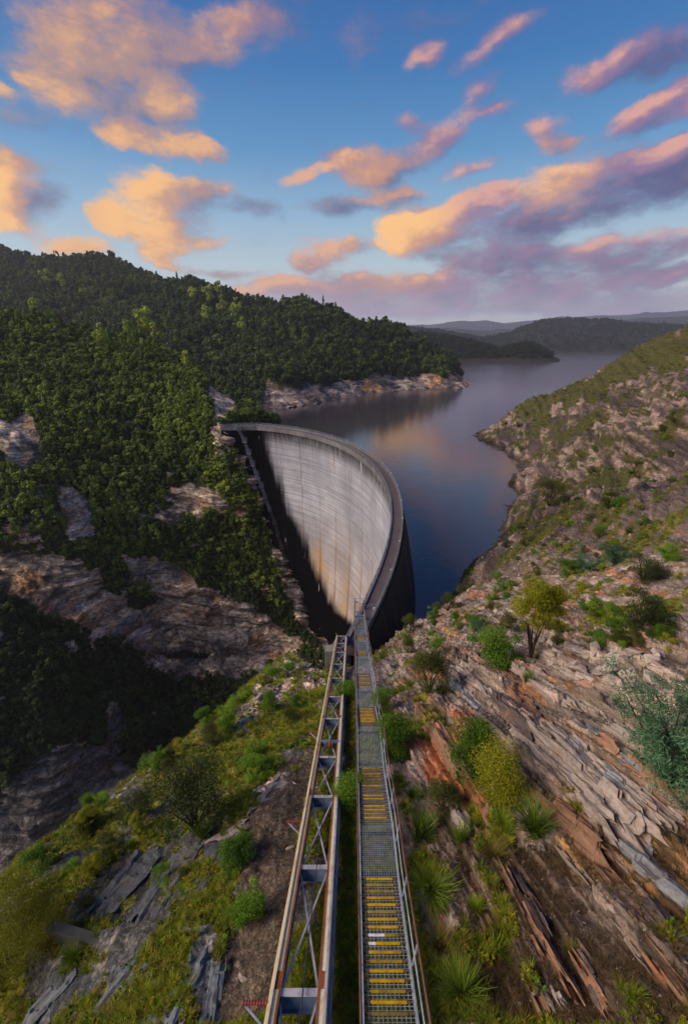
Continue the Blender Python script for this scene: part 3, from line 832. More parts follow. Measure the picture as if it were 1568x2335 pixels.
def ridge(name, sky, t_top, t_base, green, amp, n=40, step=3.0):
    us = np.arange(sky[0][0], sky[-1][0] + .1, step)
    top = lerp_pts(sky, us)
    ctrl = []
    for q in sky: ctrl.append((q[0], q[1], t_top))
    # rows run from the skyline to the base standing in the water
    zb = -20
    P = []
    A = np.array([un(a, b, t_top) for a, b in zip(us, top)])
    Bq = np.array([un(a, 800, t_base) for a in us]); Bq[:, 2] = zb
    for w in np.linspace(0, 1, n): P.append(A * (1 - w) + Bq * w + np.array([0, 0, 1]) * (A[:, 2:3] - zb) * (.22 * math.sin(math.pi * w)))
    back = []
    for k in range(6, 0, -1):
        q = A.copy(); q *= 1 + .05 * k; q[:, 2] = A[:, 2] - (A[:, 2] - zb) * (k / 6) ** 1.5; back.append(q)
    P = np.concatenate([np.stack(back), np.stack(P)], 0)
    p = P.reshape(-1, 3); u, v, t = proj(p)
    d, c, rk = far_look(green, amp)(p, u, v)
    lim = np.minimum(1, np.abs(P[..., 2] - zb) / 40).ravel()
    p = p + np.c_[np.zeros(len(p)), np.zeros(len(p)), d * lim]
    o = mesh_np(name, p, grid_faces(P.shape[0], P.shape[1]), M_CLIFF); o['kind'] = 'structure'
    attr_c(o, 'tint', c); attr_v(o, 'bed', p)
    return dict(o=o, P=p.reshape(P.shape), rock=rk.reshape(P.shape[:2]), n=6, u=u.reshape(P.shape[:2]), v=v.reshape(P.shape[:2]))


F1 = ridge('headland_hills', [(900, 770), (960, 762), (1020, 768), (1060, 778), (1100, 788), (1140, 798), (1165, 790), (1200, 784), (1235, 797), (1262, 815), (1284, 830)], 1330, 1215, '#1f2518', 12)
F2 = ridge('wooded_hills', [(850, 752), (940, 748), (1000, 757), (1100, 772), (1160, 761), (1190, 746), (1240, 733), (1300, 731), (1380, 729), (1430, 739), (1500, 743), (1568, 743), (1800, 738), (2200, 745)], 2700, 2230, '#1f271f', 34)
F3 = ridge('far_hills', [(300, 730), (820, 742), (940, 743), (1000, 739), (1060, 733), (1100, 732), (1150, 738), (1200, 731), (1270, 723), (1330, 723), (1400, 719), (1470, 713), (1568, 709), (1800, 718), (2400, 730)], 7600, 6000, '#343c4c', 90)  # bluish tone puts distance haze into the hill colour
F5 = ridge('haze_tinted_hills', [(700, 760), (860, 748), (930, 744), (985, 750), (1040, 748), (1090, 757), (1160, 752), (1260, 748), (1340, 738), (1400, 733), (1460, 727), (1520, 724), (1600, 720), (1800, 726), (2300, 745)], 4600, 3600, '#2b3438', 60)  # tint carries distance haze here too, on top of the volume
F4 = ridge('peak_hills', [(540, 720), (620, 700), (665, 690), (700, 678), (735, 694), (780, 715), (850, 745)], 2600, 2000, '#4a4644', 30)

# valley floor and lake
gf = MB(); gf.add([(-600, -60, -143), (20, -60, -143), (20, 300, -143), (-600, 300, -143)], [(0, 1, 2, 3)])


def floor_nodes(k, b, out):
    tc = k.node('ShaderNodeTexCoord').outputs['Object']
    n = k.noise(tc, .3, 6, .7)
    k.l.new(k.ramp(n, [(.35, sr('#1d1c1b')), (.65, sr('#4a4541'))]), b.inputs['Base Color'])
    bump(k, b, n, 1, 1.5)


gfo = gf.build('gorge_floor', mat('river_stones', floor_nodes)); gfo['kind'] = 'structure'


def water_nodes(k, b, out):
    b.inputs['Base Color'].default_value = (.046, .038, .050, 1)
    gy = k.node('ShaderNodeSeparateXYZ'); k.l.new(k.node('ShaderNodeTexCoord').outputs['Object'], gy.inputs[0])
    wnd = k.noise(k.vmath('MULTIPLY', k.node('ShaderNodeTexCoord').outputs['Object'], (.010, .004, 1)), 1.0, 4, .6)
    k.l.new(k.math('ADD', k.smooth(gy.outputs[1], 260, 800, .075, .20), k.smooth(wnd, .5, .7, 0, .05)), b.inputs['Roughness'])
    b.inputs['IOR'].default_value = 1.333
    b.inputs['Specular IOR Level'].default_value = 1.0
    tc = k.node('ShaderNodeTexCoord').outputs['Object']
    n1 = k.noise(k.vmath('MULTIPLY', tc, (.5, .9, 1)), .35, 4, .6)
    n2 = k.noise(k.vmath('MULTIPLY', tc, (.4, 1.0, 1)), 2.2, 3, .6)
    bump(k, b, k.math('ADD', n1, k.math('MULTIPLY', n2, .25)), .13, .35)


M_WATER = mat('lake_water', water_nodes)
# ------------------------------------------------------------------ dam
OUTER = [(480, 350), (700, 375), (950, 430), (1100, 490), (1230, 580), (1330, 690), (1385, 830), (1400, 960), (1385, 1100), (1340, 1240), (1270, 1390), (1200, 1545)]
oc = np.array([unz(420.2 + x * .35735, 840.5 + y * .35735, .9)[:2] for x, y in OUTER] + [unz(836, 1443, .9)[:2]])
A_ = np.c_[2 * oc, np.ones(len(oc))]; s_ = np.linalg.lstsq(A_, (oc ** 2).sum(1), rcond=None)[0]
DC = s_[:2]; DR = math.sqrt(s_[2] + DC @ DC)
th_o = np.arctan2(oc[:, 1] - DC[1], oc[:, 0] - DC[0]); r_o = np.hypot(oc[:, 0] - DC[0], oc[:, 1] - DC[1])
pf = np.polyfit(th_o, r_o, 4)
NTH = 340
tt = np.linspace(th_o.min() - .02, th_o.max(), NTH)
ctr = np.c_[DC[0] + np.polyval(pf, tt) * np.cos(tt), DC[1] + np.polyval(pf, tt) * np.sin(tt)]
endp = unz(506, 966, .9)[:2]
nst = 24
ctr = np.concatenate([ctr, ctr[-1] + (endp - ctr[-1]) * np.linspace(0, 1, nst + 1)[1:, None]])
tg = np.gradient(ctr, axis=0); tg /= np.linalg.norm(tg, axis=1, keepdims=True)
nrm = np.c_[tg[:, 1], -tg[:, 0]]            # outward, towards the lake
for _ in range(6): nrm[1:-1] = (nrm[:-2] + nrm[1:-1] * 2 + nrm[2:]) / 4
nrm /= np.linalg.norm(nrm, axis=1, keepdims=True)
arc = np.r_[0, np.cumsum(np.linalg.norm(np.diff(ctr, axis=0), axis=1))]
RW = np.interp(arc, [0, 14, 60, 90, 180], [1.8, 2.5, 2.7, 3.4, 4.0])       # the crest narrows into the abutment at the stair


def sweep(name, prof, m, parent, smooth=False, i0=0, i1=None):
    """closed cross-section (offset outward from the lake edge, z) swept along the crest"""
    c = ctr[i0:i1]; n_ = nrm[i0:i1]; k = len(prof)
    rw = RW[i0:i1][:, None]
    V = np.concatenate([np.c_[c + n_ * (o if o > -1 else rw * -1 + (o + 4.6)), np.full(len(c), z)][:, None] for o, z in prof], 1).reshape(-1, 3)
    F = []
    for i in range(len(c) - 1):
        for j in range(k):
            a = i * k + j; b = i * k + (j + 1) % k
            F.append((a, b, b + k, a + k))
    F += [tuple(range(k))[::-1], tuple(range((len(c) - 1) * k, len(c) * k))]
    o = mesh_np(name, V, np.array(F), m, parent, smooth)
    attr_f(o, 'arc', np.repeat(arc[i0:i1], k))
    return o


dam = empty('arch_dam', (0, 0, 0), 'huge curved concrete arch dam with streaked pale face closing the gorge', 'dam')


def face_nodes(k, b, out):
    a = k.attr('arc', 'Fac'); z = k.attr('depth', 'Fac'); dk = k.attr('dark', 'Fac'); rs = k.attr('rust', 'Fac')
    cb = k.node('ShaderNodeCombineXYZ'); k.l.new(a, cb.inputs[0]); k.l.new(z, cb.inputs[1])
    p = cb.outputs[0]
    big = k.noise(k.vmath('MULTIPLY', p, (.06, .05, 1)), 1, 5, .6)
    streak = k.noise(k.vmath('MULTIPLY', p, (.75, .028, 1)), 1, 6, .7)
    fine = k.noise(k.vmath('MULTIPLY', p, (2.2, .11, 1)), 1, 4, .7)
    lift = k.noise(k.vmath('MULTIPLY', p, (.02, .9, 1)), 1, 4, .75)
    col = k.ramp(big, [(.3, sr('#7b7e89')), (.5, sr('#9193a0')), (.7, sr('#a9aab5'))])
    col = k.mix(k.smooth(lift, .40, .66, 0, .52), col, rgba('#64626a'))
    col = k.mix(k.smooth(streak, .52, .74, 0, .38), col, rgba('#605e64'))
    col = k.mix(k.smooth(fine, .54, .78, 0, .2), col, rgba('#525158'))
    # pour lines and contraction joints
    zz = k.math('FRACT', k.math('MULTIPLY', z, 1 / 3.05))
    col = k.mix(k.math('MULTIPLY', k.math('LESS_THAN', zz, .10), .38), col, rgba('#57565d'))
    jt = k.math('ABSOLUTE', k.math('SUBTRACT', k.math('FRACT', k.math('MULTIPLY', a, 1 / 13.2)), .5))
    wob = k.noise(k.vmath('MULTIPLY', p, (0.2, .12, 1)), 1, 4, .7)
    jl = k.smooth(k.math('ADD', jt, k.math('MULTIPLY', wob, .02)), .014, .055, 1, 0)
    jb = k.noise(k.vmath('MULTIPLY', p, (.05, .07, 1)), 1, 3, .6)
    col = k.mix(k.math('MULTIPLY', jl, k.smooth(jb, .42, .62, .05, .7)), col, rgba('#6a5a4c'))
    # rust run-off down the joints and low on the face
    rn = k.noise(k.vmath('MULTIPLY', p, (.42, .022, 1)), 1, 5, .7)
    rm = k.math('MULTIPLY', rs, k.smooth(rn, .34, .62, .1, 1.0), clamp=True)
    col = k.mix(k.math('MULTIPLY', rm, .85), col, rgba('#a5814f'))
    rj = k.math('MULTIPLY', k.smooth(jt, .0, .11, 1, 0), k.math('MULTIPLY', k.smooth(z, 20, 75, 0, 1), k.smooth(rn, .36, .52, .35, 1)))
    col = k.mix(k.math('MULTIPLY', rj, .8), col, rgba('#75502c'))
    # black run-off from the crest
    tn = k.noise(k.vmath('MULTIPLY', p, (.85, .010, 1)), 1, 6, .8)
    reach = k.math('MULTIPLY', k.smooth(tn, .46, .85), 34.0)
    top = k.smooth(k.math('SUBTRACT', z, reach), -7, 2.5, 1, 0)
    col = k.mix(k.math('MULTIPLY', top, .72), col, rgba('#2c2b2e'))
    band = k.smooth(z, 3.0, 9.0, 1, 0)
    col = k.mix(k.math('MULTIPLY', band, k.smooth(fine, .35, .6, .55, 1)), col, rgba('#2a292c'))
    # white lime weeps
    wn = k.noise(k.vmath('MULTIPLY', p, (.55, .075, 1)), 1, 2, .5)
    wm = k.math('MULTIPLY', k.smooth(wn, .65, .70), k.smooth(jt, .12, .04, 0, 1) if False else k.smooth(jt, .03, .10, 1, 0))
    wm = k.math('MAXIMUM', wm, k.smooth(k.noise(k.vmath('MULTIPLY', p, (1.1, .16, 1)), 1, 1, .5), .765, .79))
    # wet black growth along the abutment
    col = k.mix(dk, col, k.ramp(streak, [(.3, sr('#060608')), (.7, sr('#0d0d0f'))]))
    col = k.mix(k.math('MULTIPLY', wm, .5), col, rgba('#dcd6d8'))
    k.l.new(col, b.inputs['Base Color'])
    k.l.new(k.math('MULTIPLY', k.math('SUBTRACT', 1.0, dk), .22), b.inputs['Specular IOR Level'])
    bump(k, b, k.math('ADD', streak, lift), .25, .15)


M_FACE = mat('dam_concrete', face_nodes, .85, .25)


def crete_nodes(c1, c2):
    def fn(k, b, out):
        tc = k.node('ShaderNodeTexCoord').outputs['Object']
        n = k.noise(tc, .9, 6, .7); m = k.noise(tc, .12, 4, .6)
        k.l.new(k.ramp(k.math('ADD', k.math('MULTIPLY', n, .6), k.math('MULTIPLY', m, .5)), [(.35, sr(c1)), (.72, sr(c2))]), b.inputs['Base Color'])
        bump(k, b, n, .3, .05)
    return fn


M_ROAD = mat('crest_road', crete_nodes('#4a4145', '#655a5d'))
M_KERB = mat('weathered_kerb', crete_nodes('#3a383c', '#747176'))


def up_nodes(k, b, out):
    a = k.attr('arc', 'Fac'); z = k.attr('depth', 'Fac')
    cb = k.node('ShaderNodeCombineXYZ'); k.l.new(a, cb.inputs[0]); k.l.new(z, cb.inputs[1])
    s1 = k.noise(k.vmath('MULTIPLY', cb.outputs[0], (.5, .02, 1)), 1, 5, .7)
    k.l.new(k.ramp(s1, [(.42, sr('#1c1c1d')), (.58, sr('#2e2c2a')), (.70, sr('#6a6763'))]), b.inputs['Base Color'])


M_UP = mat('lake_side_concrete', up_nodes, .7, .3)
NZ = 230
zs = np.r_[np.linspace(-1.2, -148, NZ)]
dd = -zs / 140
off_dn = -(4.6 - .9) + 2.2 * np.sin(np.pi * np.clip(dd, 0, 1)) - 9.0 * dd ** 2
V = np.stack([np.c_[ctr + nrm * (o + 4.6 - RW)[:, None], np.full(len(ctr), z)] for o, z in zip(off_dn, zs)], 0)
Vf = V.reshape(-1, 3)
fo = mesh_np('wall', Vf, grid_faces(NZ, len(ctr)), M_FACE, dam)
DAMF = V
fu, fv, _ = proj(Vf)
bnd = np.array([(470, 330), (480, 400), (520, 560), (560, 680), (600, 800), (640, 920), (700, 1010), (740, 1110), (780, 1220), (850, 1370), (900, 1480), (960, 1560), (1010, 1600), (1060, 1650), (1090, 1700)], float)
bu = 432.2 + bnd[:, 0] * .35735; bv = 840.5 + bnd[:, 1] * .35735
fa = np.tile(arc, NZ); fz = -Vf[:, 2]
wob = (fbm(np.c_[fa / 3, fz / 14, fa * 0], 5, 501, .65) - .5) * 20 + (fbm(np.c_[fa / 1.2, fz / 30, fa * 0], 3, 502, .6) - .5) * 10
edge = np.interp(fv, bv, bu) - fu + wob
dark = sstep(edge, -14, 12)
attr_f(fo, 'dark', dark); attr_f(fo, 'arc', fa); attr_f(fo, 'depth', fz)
rust = np.exp(-((edge + 14) / 26) ** 2) * sstep(fv, 1190, 1290)
rust = np.maximum(rust, .35 * np.exp(-((edge + 70) / 60) ** 2) * sstep(fv, 1120, 1300)); rust = np.maximum(rust, .6 * np.exp(-((edge + 45) / 34) ** 2) * sstep(fv, 1230, 1330))
attr_f(fo, 'rust', rust)
zu = np.linspace(-.6, -60, 60); du = -zu
off_up = 7.0 * np.sin(np.pi * np.clip(du / 120, 0, 1)) ** .8
Vu = np.stack([np.c_[ctr + nrm * o, np.full(len(ctr), z)] for o, z in zip(off_up, zu)], 0)
uo = mesh_np('lake_face', Vu.reshape(-1, 3), grid_faces(60, len(ctr)), M_UP, dam)
attr_f(uo, 'arc', np.tile(arc, 60)); attr_f(uo, 'depth', np.repeat(du, len(ctr)))
sweep('roadway', [(-.30, 0.0), (-.30, -1.2), (-4.6 + .26, -1.2), (-4.6 + .26, 0.0)], M_ROAD, dam)
sweep('parapet', [(.06, -.6), (.06, .6), (-.298, .6), (-.298, -.6)], M_KERB, dam)
sweep('parapet', [(-4.6 + .255, -1.6), (-4.6 + .255, .30), (-4.6 - .10, .30), (-4.6 - .10, -1.6)], M_KERB, dam)


def steel(c1, c2, rough=.55, sc=3.0):
    def fn(k, b, out):
        tc = k.node('ShaderNodeTexCoord').outputs['Object']
        n = k.noise(tc, sc, 6, .7); 
        k.l.new(k.ramp(n, [(.38, sr(c1)), (.62, sr(c2))]), b.inputs['Base Color'])
        b.inputs['Roughness'].default_value = rough
        bump(k, b, n, .15, .01)
    return fn


M_GALV = mat('galvanised_steel', steel('#7e8898', '#a5acb8'), .5, .4)
M_GALVD = mat('dull_galvanised_steel', steel('#4f5a68', '#7b8592'), .55, .4)


def rail_run(name, off, z0, hgt, every, parent, m, post=.09):
    mb = MB()
    c = ctr + nrm * (off if off > -1 else off + 4.6 - RW)[:, None] if off < -1 else ctr + nrm * off
    d = 0; idx = []
    for i in range(len(c)):
        if arc[i] >= d: idx.append(i); d += every
    for i in idx: mb.bar((c[i][0], c[i][1], z0), (c[i][0], c[i][1], z0 + hgt), post, post, (0, 1, 0))
    for h in (hgt, hgt * .55):
        mb.tube([(x[0], x[1], z0 + h) for x in c[::3]], .05, 5)
    return mb.build(name, m, parent)


rail_run('handrail', -.12, .6, .6, 3.0, dam, M_GALVD)
rail_run('handrail', -4.6 + .08, .30, .9, 3.0, dam, M_GALVD)
for i in range(14, len(ctr), 22):
    q = ctr[i] + nrm[i] * -.12
    lp = MB(); lp.box((q[0], q[1], 1.35), (.34, .34, .3)); lp.build('lamp', M_GALV, dam)
# lake: from the dam's lake face out to the far shores
wv = [tuple(ctr[i] + nrm[i] * -1.5) for i in range(0, len(ctr), 6)]
wv += [(-62, 232), (-130, 300), (-420, 480), (-1500, 1400), (-7000, 5000), (-7000, 9000), (9000, 9000), (9000, 3000), (1500, 700), (500, 300), (170, 200), (80, 120), (36, 84), (26, 66), (12, 54)]
bm = bmesh.new(); vs = [bm.verts.new((x, y, -18.0)) for x, y in wv]; f_ = bm.faces.new(vs); f_.normal_update()
if f_.normal.z < 0: f_.normal_flip()
bmesh.ops.triangulate(bm, faces=[f_])
me = bpy.data.meshes.new('water'); bm.to_mesh(me); bm.free(); me.materials.append(M_WATER)
wo = bpy.data.objects.new('water', me); COL.objects.link(wo); wo['kind'] = 'structure'
# ------------------------------------------------------------------ inclined railway
def rusty(base, rust, amount=.5, sc=1.0):
    def fn(k, b, out):
        tc = k.node('ShaderNodeTexCoord').outputs['Object']
        n = k.noise(k.vmath('MULTIPLY', tc, (2.0, .5, 1.0)), sc, 6, .7); n2 = k.noise(tc, 7, 4, .7)
        c = k.mix(k.smooth(n, amount - .08, amount + .14), rgba(base), rgba(rust))
        c = k.mix(k.smooth(n2, .45, .75, 0, .28), c, rgba('#5a4636'))
        k.l.new(c, b.inputs['Base Color'])
        b.inputs['Roughness'].default_value = .65
        bump(k, b, n2, .2, .01)
    return fn


M_RAILTOP = mat('weathered_rail_steel', rusty('#dccba4', '#c08a58', .57, 1.3))
M_RUST = mat('rusty_steel', rusty('#94532e', '#6b3d24', .5, 2))
M_BEAM = mat('blue_grey_steel', steel('#4d6079', '#71829a', .5, 1.2))
M_BEAMTOP = mat('pale_worn_steel', steel('#8d8a96', '#b3aeb6', .5, 2))
M_BROWN = mat('brown_coated_steel', rusty('#6b4c44', '#4c352f', .5, 2))
M_REDINS = mat('red_brown_insulator', steel('#6a2c28', '#8a3d36', .4, 6))
M_DARKST = mat('dark_steel', steel('#23262b', '#3b3f46', .6, 3))
M_CONCD = mat('mossy_concrete', crete_nodes('#35342f', '#66645c'))
M_CONC = mat('old_concrete', crete_nodes('#575654', '#8b8984'))


def V3(a): return Vector([float(x) for x in a])


rd = (RB - RA) / (RB[1] - RA[1])        # per metre of Y
RG = 1.18
# the track rides straight and bends over at its lower end
RY = np.r_[np.linspace(-1, 50, 18), np.linspace(52, 59.0, 12)]


def rpt(y, dx=0, dz=0):
    p = rail_at(y).copy()
    if y > 51: p[2] -= .055 * (y - 51) ** 2; p[0] -= .004 * (y - 51) ** 2
    return np.array([p[0] + dx, p[1], p[2] + dz])


RUP = Vector((0, .418, .906)).normalized()


def ibeam(mb, pts, w, h, tf, twb, top=True, rest=True):
    for a, b in zip(pts[:-1], pts[1:]):
        a = V3(a); b = V3(b); up = RUP
        if top: mb.bar(a, b, w, tf, up)
        if rest:
            mb.bar(a - up * (h / 2), b - up * (h / 2), twb, h - tf - .004, up)
            mb.bar(a - up * h, b - up * h, w, tf, up)


railway = empty('inclined_railway', tuple(rpt(0)), 'rusty inclined steel railway with two long girders and blue cross beams', 'railway')


def child(o, parent):
    o.parent = parent; o.matrix_parent_inverse = Matrix.Translation(parent.location).inverted()
    return o


for sgn in (-1, 1):
    pts = [rpt(y, sgn * RG / 2) for y in RY]
    a = MB(); ibeam(a, pts, .27, .5, .03, .03, True, False); g_ = child(a.build('girder', M_RAILTOP), railway)
    a = MB(); ibeam(a, pts, .235, .5, .03, .03, False, True)
    web = a.build('web', M_BEAM); web.parent = g_
    a = MB()      # rail head running along the outer flange edge
    for p, q in zip(pts[:-1], pts[1:]): a.bar(V3(p) + RUP * .045 + Vector((sgn * .07, 0, 0)), V3(q) + RUP * .045 + Vector((sgn * .07, 0, 0)), .07, .06, RUP)
    hd = a.build('rail_head', M_RAILTOP if sgn < 0 else M_BEAMTOP); hd.parent = g_
    a = MB()      # rust-red inner lip
    for p, q in zip(pts[:-1], pts[1:]): a.bar(V3(p) + RUP * .024 + Vector((-sgn * .108, 0, 0)), V3(q) + RUP * .024 + Vector((-sgn * .108, 0, 0)), .055, .018, RUP)
    lip = a.build('inner_lip', M_RUST); lip.parent = g_

BEAM_V = [2260, 1975, 1814.6, 1724.7, 1637.6, 1588, 1545.6, 1513.6, 1486.8, 1466.9, 1450]


def y_of_v(v): return (un(780, v, rail_t(v)))[1]


BY = [y_of_v(v) for v in BEAM_V]
BY = [BY[0] - (BY[1] - BY[0])] + BY
for i, y in enumerate(BY):
    if y > 58.5: continue
    c = V3(rpt(y)); hw = RG / 2 - .02
    l = c + Vector((-hw, 0, 0)); r = c + Vector((hw, 0, 0))
    a = MB(); a.bar(l - RUP * .03, r - RUP * .03, .20, .025, RUP); top = child(a.build('cross_beam', M_BEAMTOP), railway)
    a = MB(); a.bar(l - RUP * .235, r - RUP * .235, .02, .38, RUP); a.bar(l - RUP * .44, r - RUP * .44, .17, .025, RUP)
    w_ = a.build('web', M_BEAM); w_.parent = top
for y0, y1 in zip(BY[:-1], BY[1:]):
    if y1 > 58: break
    for s in (-1, 1):
        a = MB(); a.bar(V3(rpt(y0 + .12, s * (RG / 2 - .13), -.22 - .01 * s)), V3(rpt(y1 - .12, -s * (RG / 2 - .13), -.22 - .01 * s)), .055, .04 , RUP)
        child(a.build('diagonal_brace', M_BEAMTOP), railway)
# bolted splice plates on the girders
for y in BY[1::2]:
    for s in (-1, 1):
        c = V3(rpt(y + .25, s * RG / 2)); d_ = V3(rd).normalized()
        a = MB(); a.bar(c + RUP * .020 - d_ * .24, c + RUP * .020 + d_ * .24, .20, .016, RUP)
        for q in (-.17, -.06, .06, .17):
            for x in (-.07, .07): a.bar(c + d_ * (q - .015) + Vector((x, 0, 0)) + RUP * .034, c + d_ * (q + .015) + Vector((x, 0, 0)) + RUP * .034, .03, .02, RUP)
        child(a.build('splice_plate', M_RUST), railway)
# haul rope running over the sheaves
a = MB(); a.tube([rpt(y, .1, .07) for y in RY], .018, 6); child(a.build('haul_rope', M_DARKST), railway)
# rope sheaves between paired beams
for yq in (y_of_v(1697), y_of_v(1478), y_of_v(1440)):
    c = V3(rpt(yq)) - RUP * .10
    a = MB(); a.bar(c + Vector((-RG / 2 + .03, .35, -.165)), c + Vector((RG / 2 - .03, .35, -.165)), .16, .3, RUP)
    child(a.build('sheave_beam', M_BEAM), railway)
    sh = MB(); nseg = 18
    for dx in (-.12, .06):
        ring = []
        for (rr_, xx) in ((.19, 0), (.19, .03), (.12, .05), (.12, .10), (.19, .12), (.19, .15)):
            ring.append([c + Vector((dx + xx, math.cos(q) * rr_, math.sin(q) * rr_ + .05)) for q in np.linspace(0, 2 * math.pi, nseg, endpoint=False)])
        k0 = len(sh.v)
        for rg in ring: sh.v += [tuple(p) for p in rg]
        for m_ in range(5):
            for j in range(nseg):
                A0 = k0 + m_ * nseg + j; B0 = k0 + m_ * nseg + (j + 1) % nseg
                sh.f.append((A0, B0, B0 + nseg, A0 + nseg))
        sh.f.append(tuple(range(k0, k0 + nseg))[::-1]); sh.f.append(tuple(range(k0 + 5 * nseg, k0 + 6 * nseg)))
    child(sh.build('rope_sheave', M_RUST), railway)
    for s in (-1, 1):
        a = MB(); a.bar(c + Vector((s * .22, -.22, -.12)), c + Vector((s * .22, .28, -.12)), .05, .16, RUP); child(a.build('sheave_bracket', M_BEAM), railway)
# trestle legs down to the ground
for y in BY[:-2]:
    c = rpt(y + .1)
    for s in (-1, 1):
        x = c[0] + s * (RG / 2 + .0)
        zg = float(gz(x, y + .1)[0]) - .4
        a = MB(); a.bar((x, y + .1, c[2] - .53), (x, y + .1, min(zg, c[2] - .9)), .14, .14, (0, 1, 0)); child(a.build('trestle_leg', M_BEAM), railway)
    a = MB(); a.bar((c[0] - RG / 2 + .08, y + .1, c[2] - .85), (c[0] + RG / 2 - .08, y + .1, c[2] - .85), .1, .1); child(a.build('trestle_tie', M_BEAM), railway)
# steel side rail and conduit along the walkway side
a = MB()
for p, q in zip(RY[:-1], RY[1:]): a.bar(V3(rpt(p, RG / 2 + .20, -.13)), V3(rpt(q, RG / 2 + .20, -.13)), .07, .07, RUP)
child(a.build('side_conduit', M_BEAM), railway)
# rope-guide arms with red insulators
for v_, n_ in ((2287, 10), (1873, 12), (1668, 11)):
    y = y_of_v(v_); c = V3(rpt(y, -RG / 2 - .13, .0))
    L_ = .62
    a = MB(); a.tube([c, c + Vector((-L_, 0, 0))], .022, 6); arm = child(a.build('guide_arm', M_REDINS), railway)
    for j in range(n_):
        pass
    a = MB()
    m_ = 9; pts = []; rad = []
    for j in range(m_ * 4 + 1):
        pts.append(c + Vector((-L_ * j / (m_ * 4), 0, .001))); rad.append(.030 + .030 * (.5 - .5 * math.cos(j / 4 * 2 * math.pi)))
    a.tube(pts, rad, 10); ins = a.build('insulator', M_REDINS, None, True); ins.parent = arm
    a = MB(); a.bar(c + Vector((-L_ + .03, 0, -.02)), c + Vector((-.02, -.35, -.30)), .04, .04); st_ = child(a.build('arm_stay', M_GALV), railway)
# lower bumper frame at the rail end
e0 = rpt(58.6)
for s in (-1, 1):
    a = MB()
    x = e0[0] + s * (RG / 2 + .55)
    for z_ in (0, -.45, -.9): a.bar((e0[0] + s * RG / 2, e0[1] - 1.2, e0[2] + .4 + z_), (x, e0[1] - 1.2, e0[2] + .4 + z_), .06, .06)
    a.bar((x, e0[1] - 1.2, e0[2] + .4), (x, e0[1] - 1.2, e0[2] - 1.2), .06, .06, (0, 1, 0))
    a.bar((x, e0[1] - 1.2, e0[2] + .2), (e0[0] + s * RG / 2, e0[1] - 1.2, e0[2] - 1.1), .05, .05, (0, 1, 0))
    child(a.build('end_frame', M_RUST), railway)

# ------------------------------------------------------------------ mesh stair beside it
M_YEL = mat('yellow_nosing_paint', steel('#9c740c', '#c4960f', .5, 5))
M_YELOLD = mat('worn_yellow_paint', rusty('#9a7a1c', '#6d5a26', .52, 3))
M_YELBROWN = mat('browned_nosing', rusty('#74602f', '#5a4a33', .5, 3))
M_WHITE = mat('white_nosing_paint', steel('#b9b2bb', '#d9d2da', .5, 5))
M_GRATE = mat('grating_steel', steel('#6d7780', '#98a2aa', .45, 6))
walk = empty('stair_walkway', tuple(walk_at(5)), 'long steel mesh stairway with yellow step edges running down to the dam crest', 'stairway')
WW = 1.18                               # clear width
# v-coordinates where flights and landings change; landings start at the upper end
SEG = [(2500, 2003.7, 'f', 22), (2003.7, 1900, 'l', 0), (1900, 1752.7, 'f', 17), (1752.7, 1676.7, 'l', 0), (1676.7, 1616.8, 'f', 12), (1616.8, 1578.8, 'l', 0), (1578.8, 1540.8, 'f', 9), (1540.8, 1506.8, 'l', 0),
       (1506.8, 1485, 'f', 6), (1485, 1467, 'l', 0), (1467, 1452, 'f', 5), (1452, 1435, 'l', 0), (1435, 1430, 'f', 2), (1430, 1410, 'l', 0), (1410, 1406, 'f', 2), (1406, 1397, 'l', 0)]


def wy(v): return un(820, v, walk_t(v))[1]


prof = []                              # (y0, z0, y1, z1, kind, n)
zc = walk_at(wy(SEG[0][0]))[2]
for (v0, v1, kd, n_) in SEG:
    y0, y1 = wy(v0), wy(v1)
    if kd == 'l': z1 = zc - math.tan(R(15 if y0 < 20 else 19)) * (y1 - y0)
    else:
        z1 = walk_at(y1)[2]
        nx = SEG[SEG.index((v0, v1, kd, n_)) + 1]
        z1 -= 0
    prof.append((y0, zc, y1, z1, kd, n_)); zc = z1


def wx(y): return float(WA[0] + (y - WA[1]) * (WB[0] - WA[0]) / (WB[1] - WA[1]))


rngw = random.Random(5)
NOSE = {19: 'w', 18: 'w'}
cnt = 0


def grate(mb, a, b, sx, sl, up):
    """bearing bars along a-b and rods across"""
    a = V3(a); b = V3(b); d = b - a; L_ = d.length
    n_ = int(round(WW / sx))
    for i in range(n_ + 1):
        x = -WW / 2 + WW * i / n_
        mb.bar(a + Vector((x, 0, 0)), b + Vector((x, 0, 0)), .012, .03, up)
    m_ = max(1, int(round(L_ / sl)))
    for j in range(m_ + 1):
        p = a + d * (j / m_)
        mb.bar(p + Vector((-WW / 2, 0, .004)), p + Vector((WW / 2, 0, .004)), .010, .012, up)


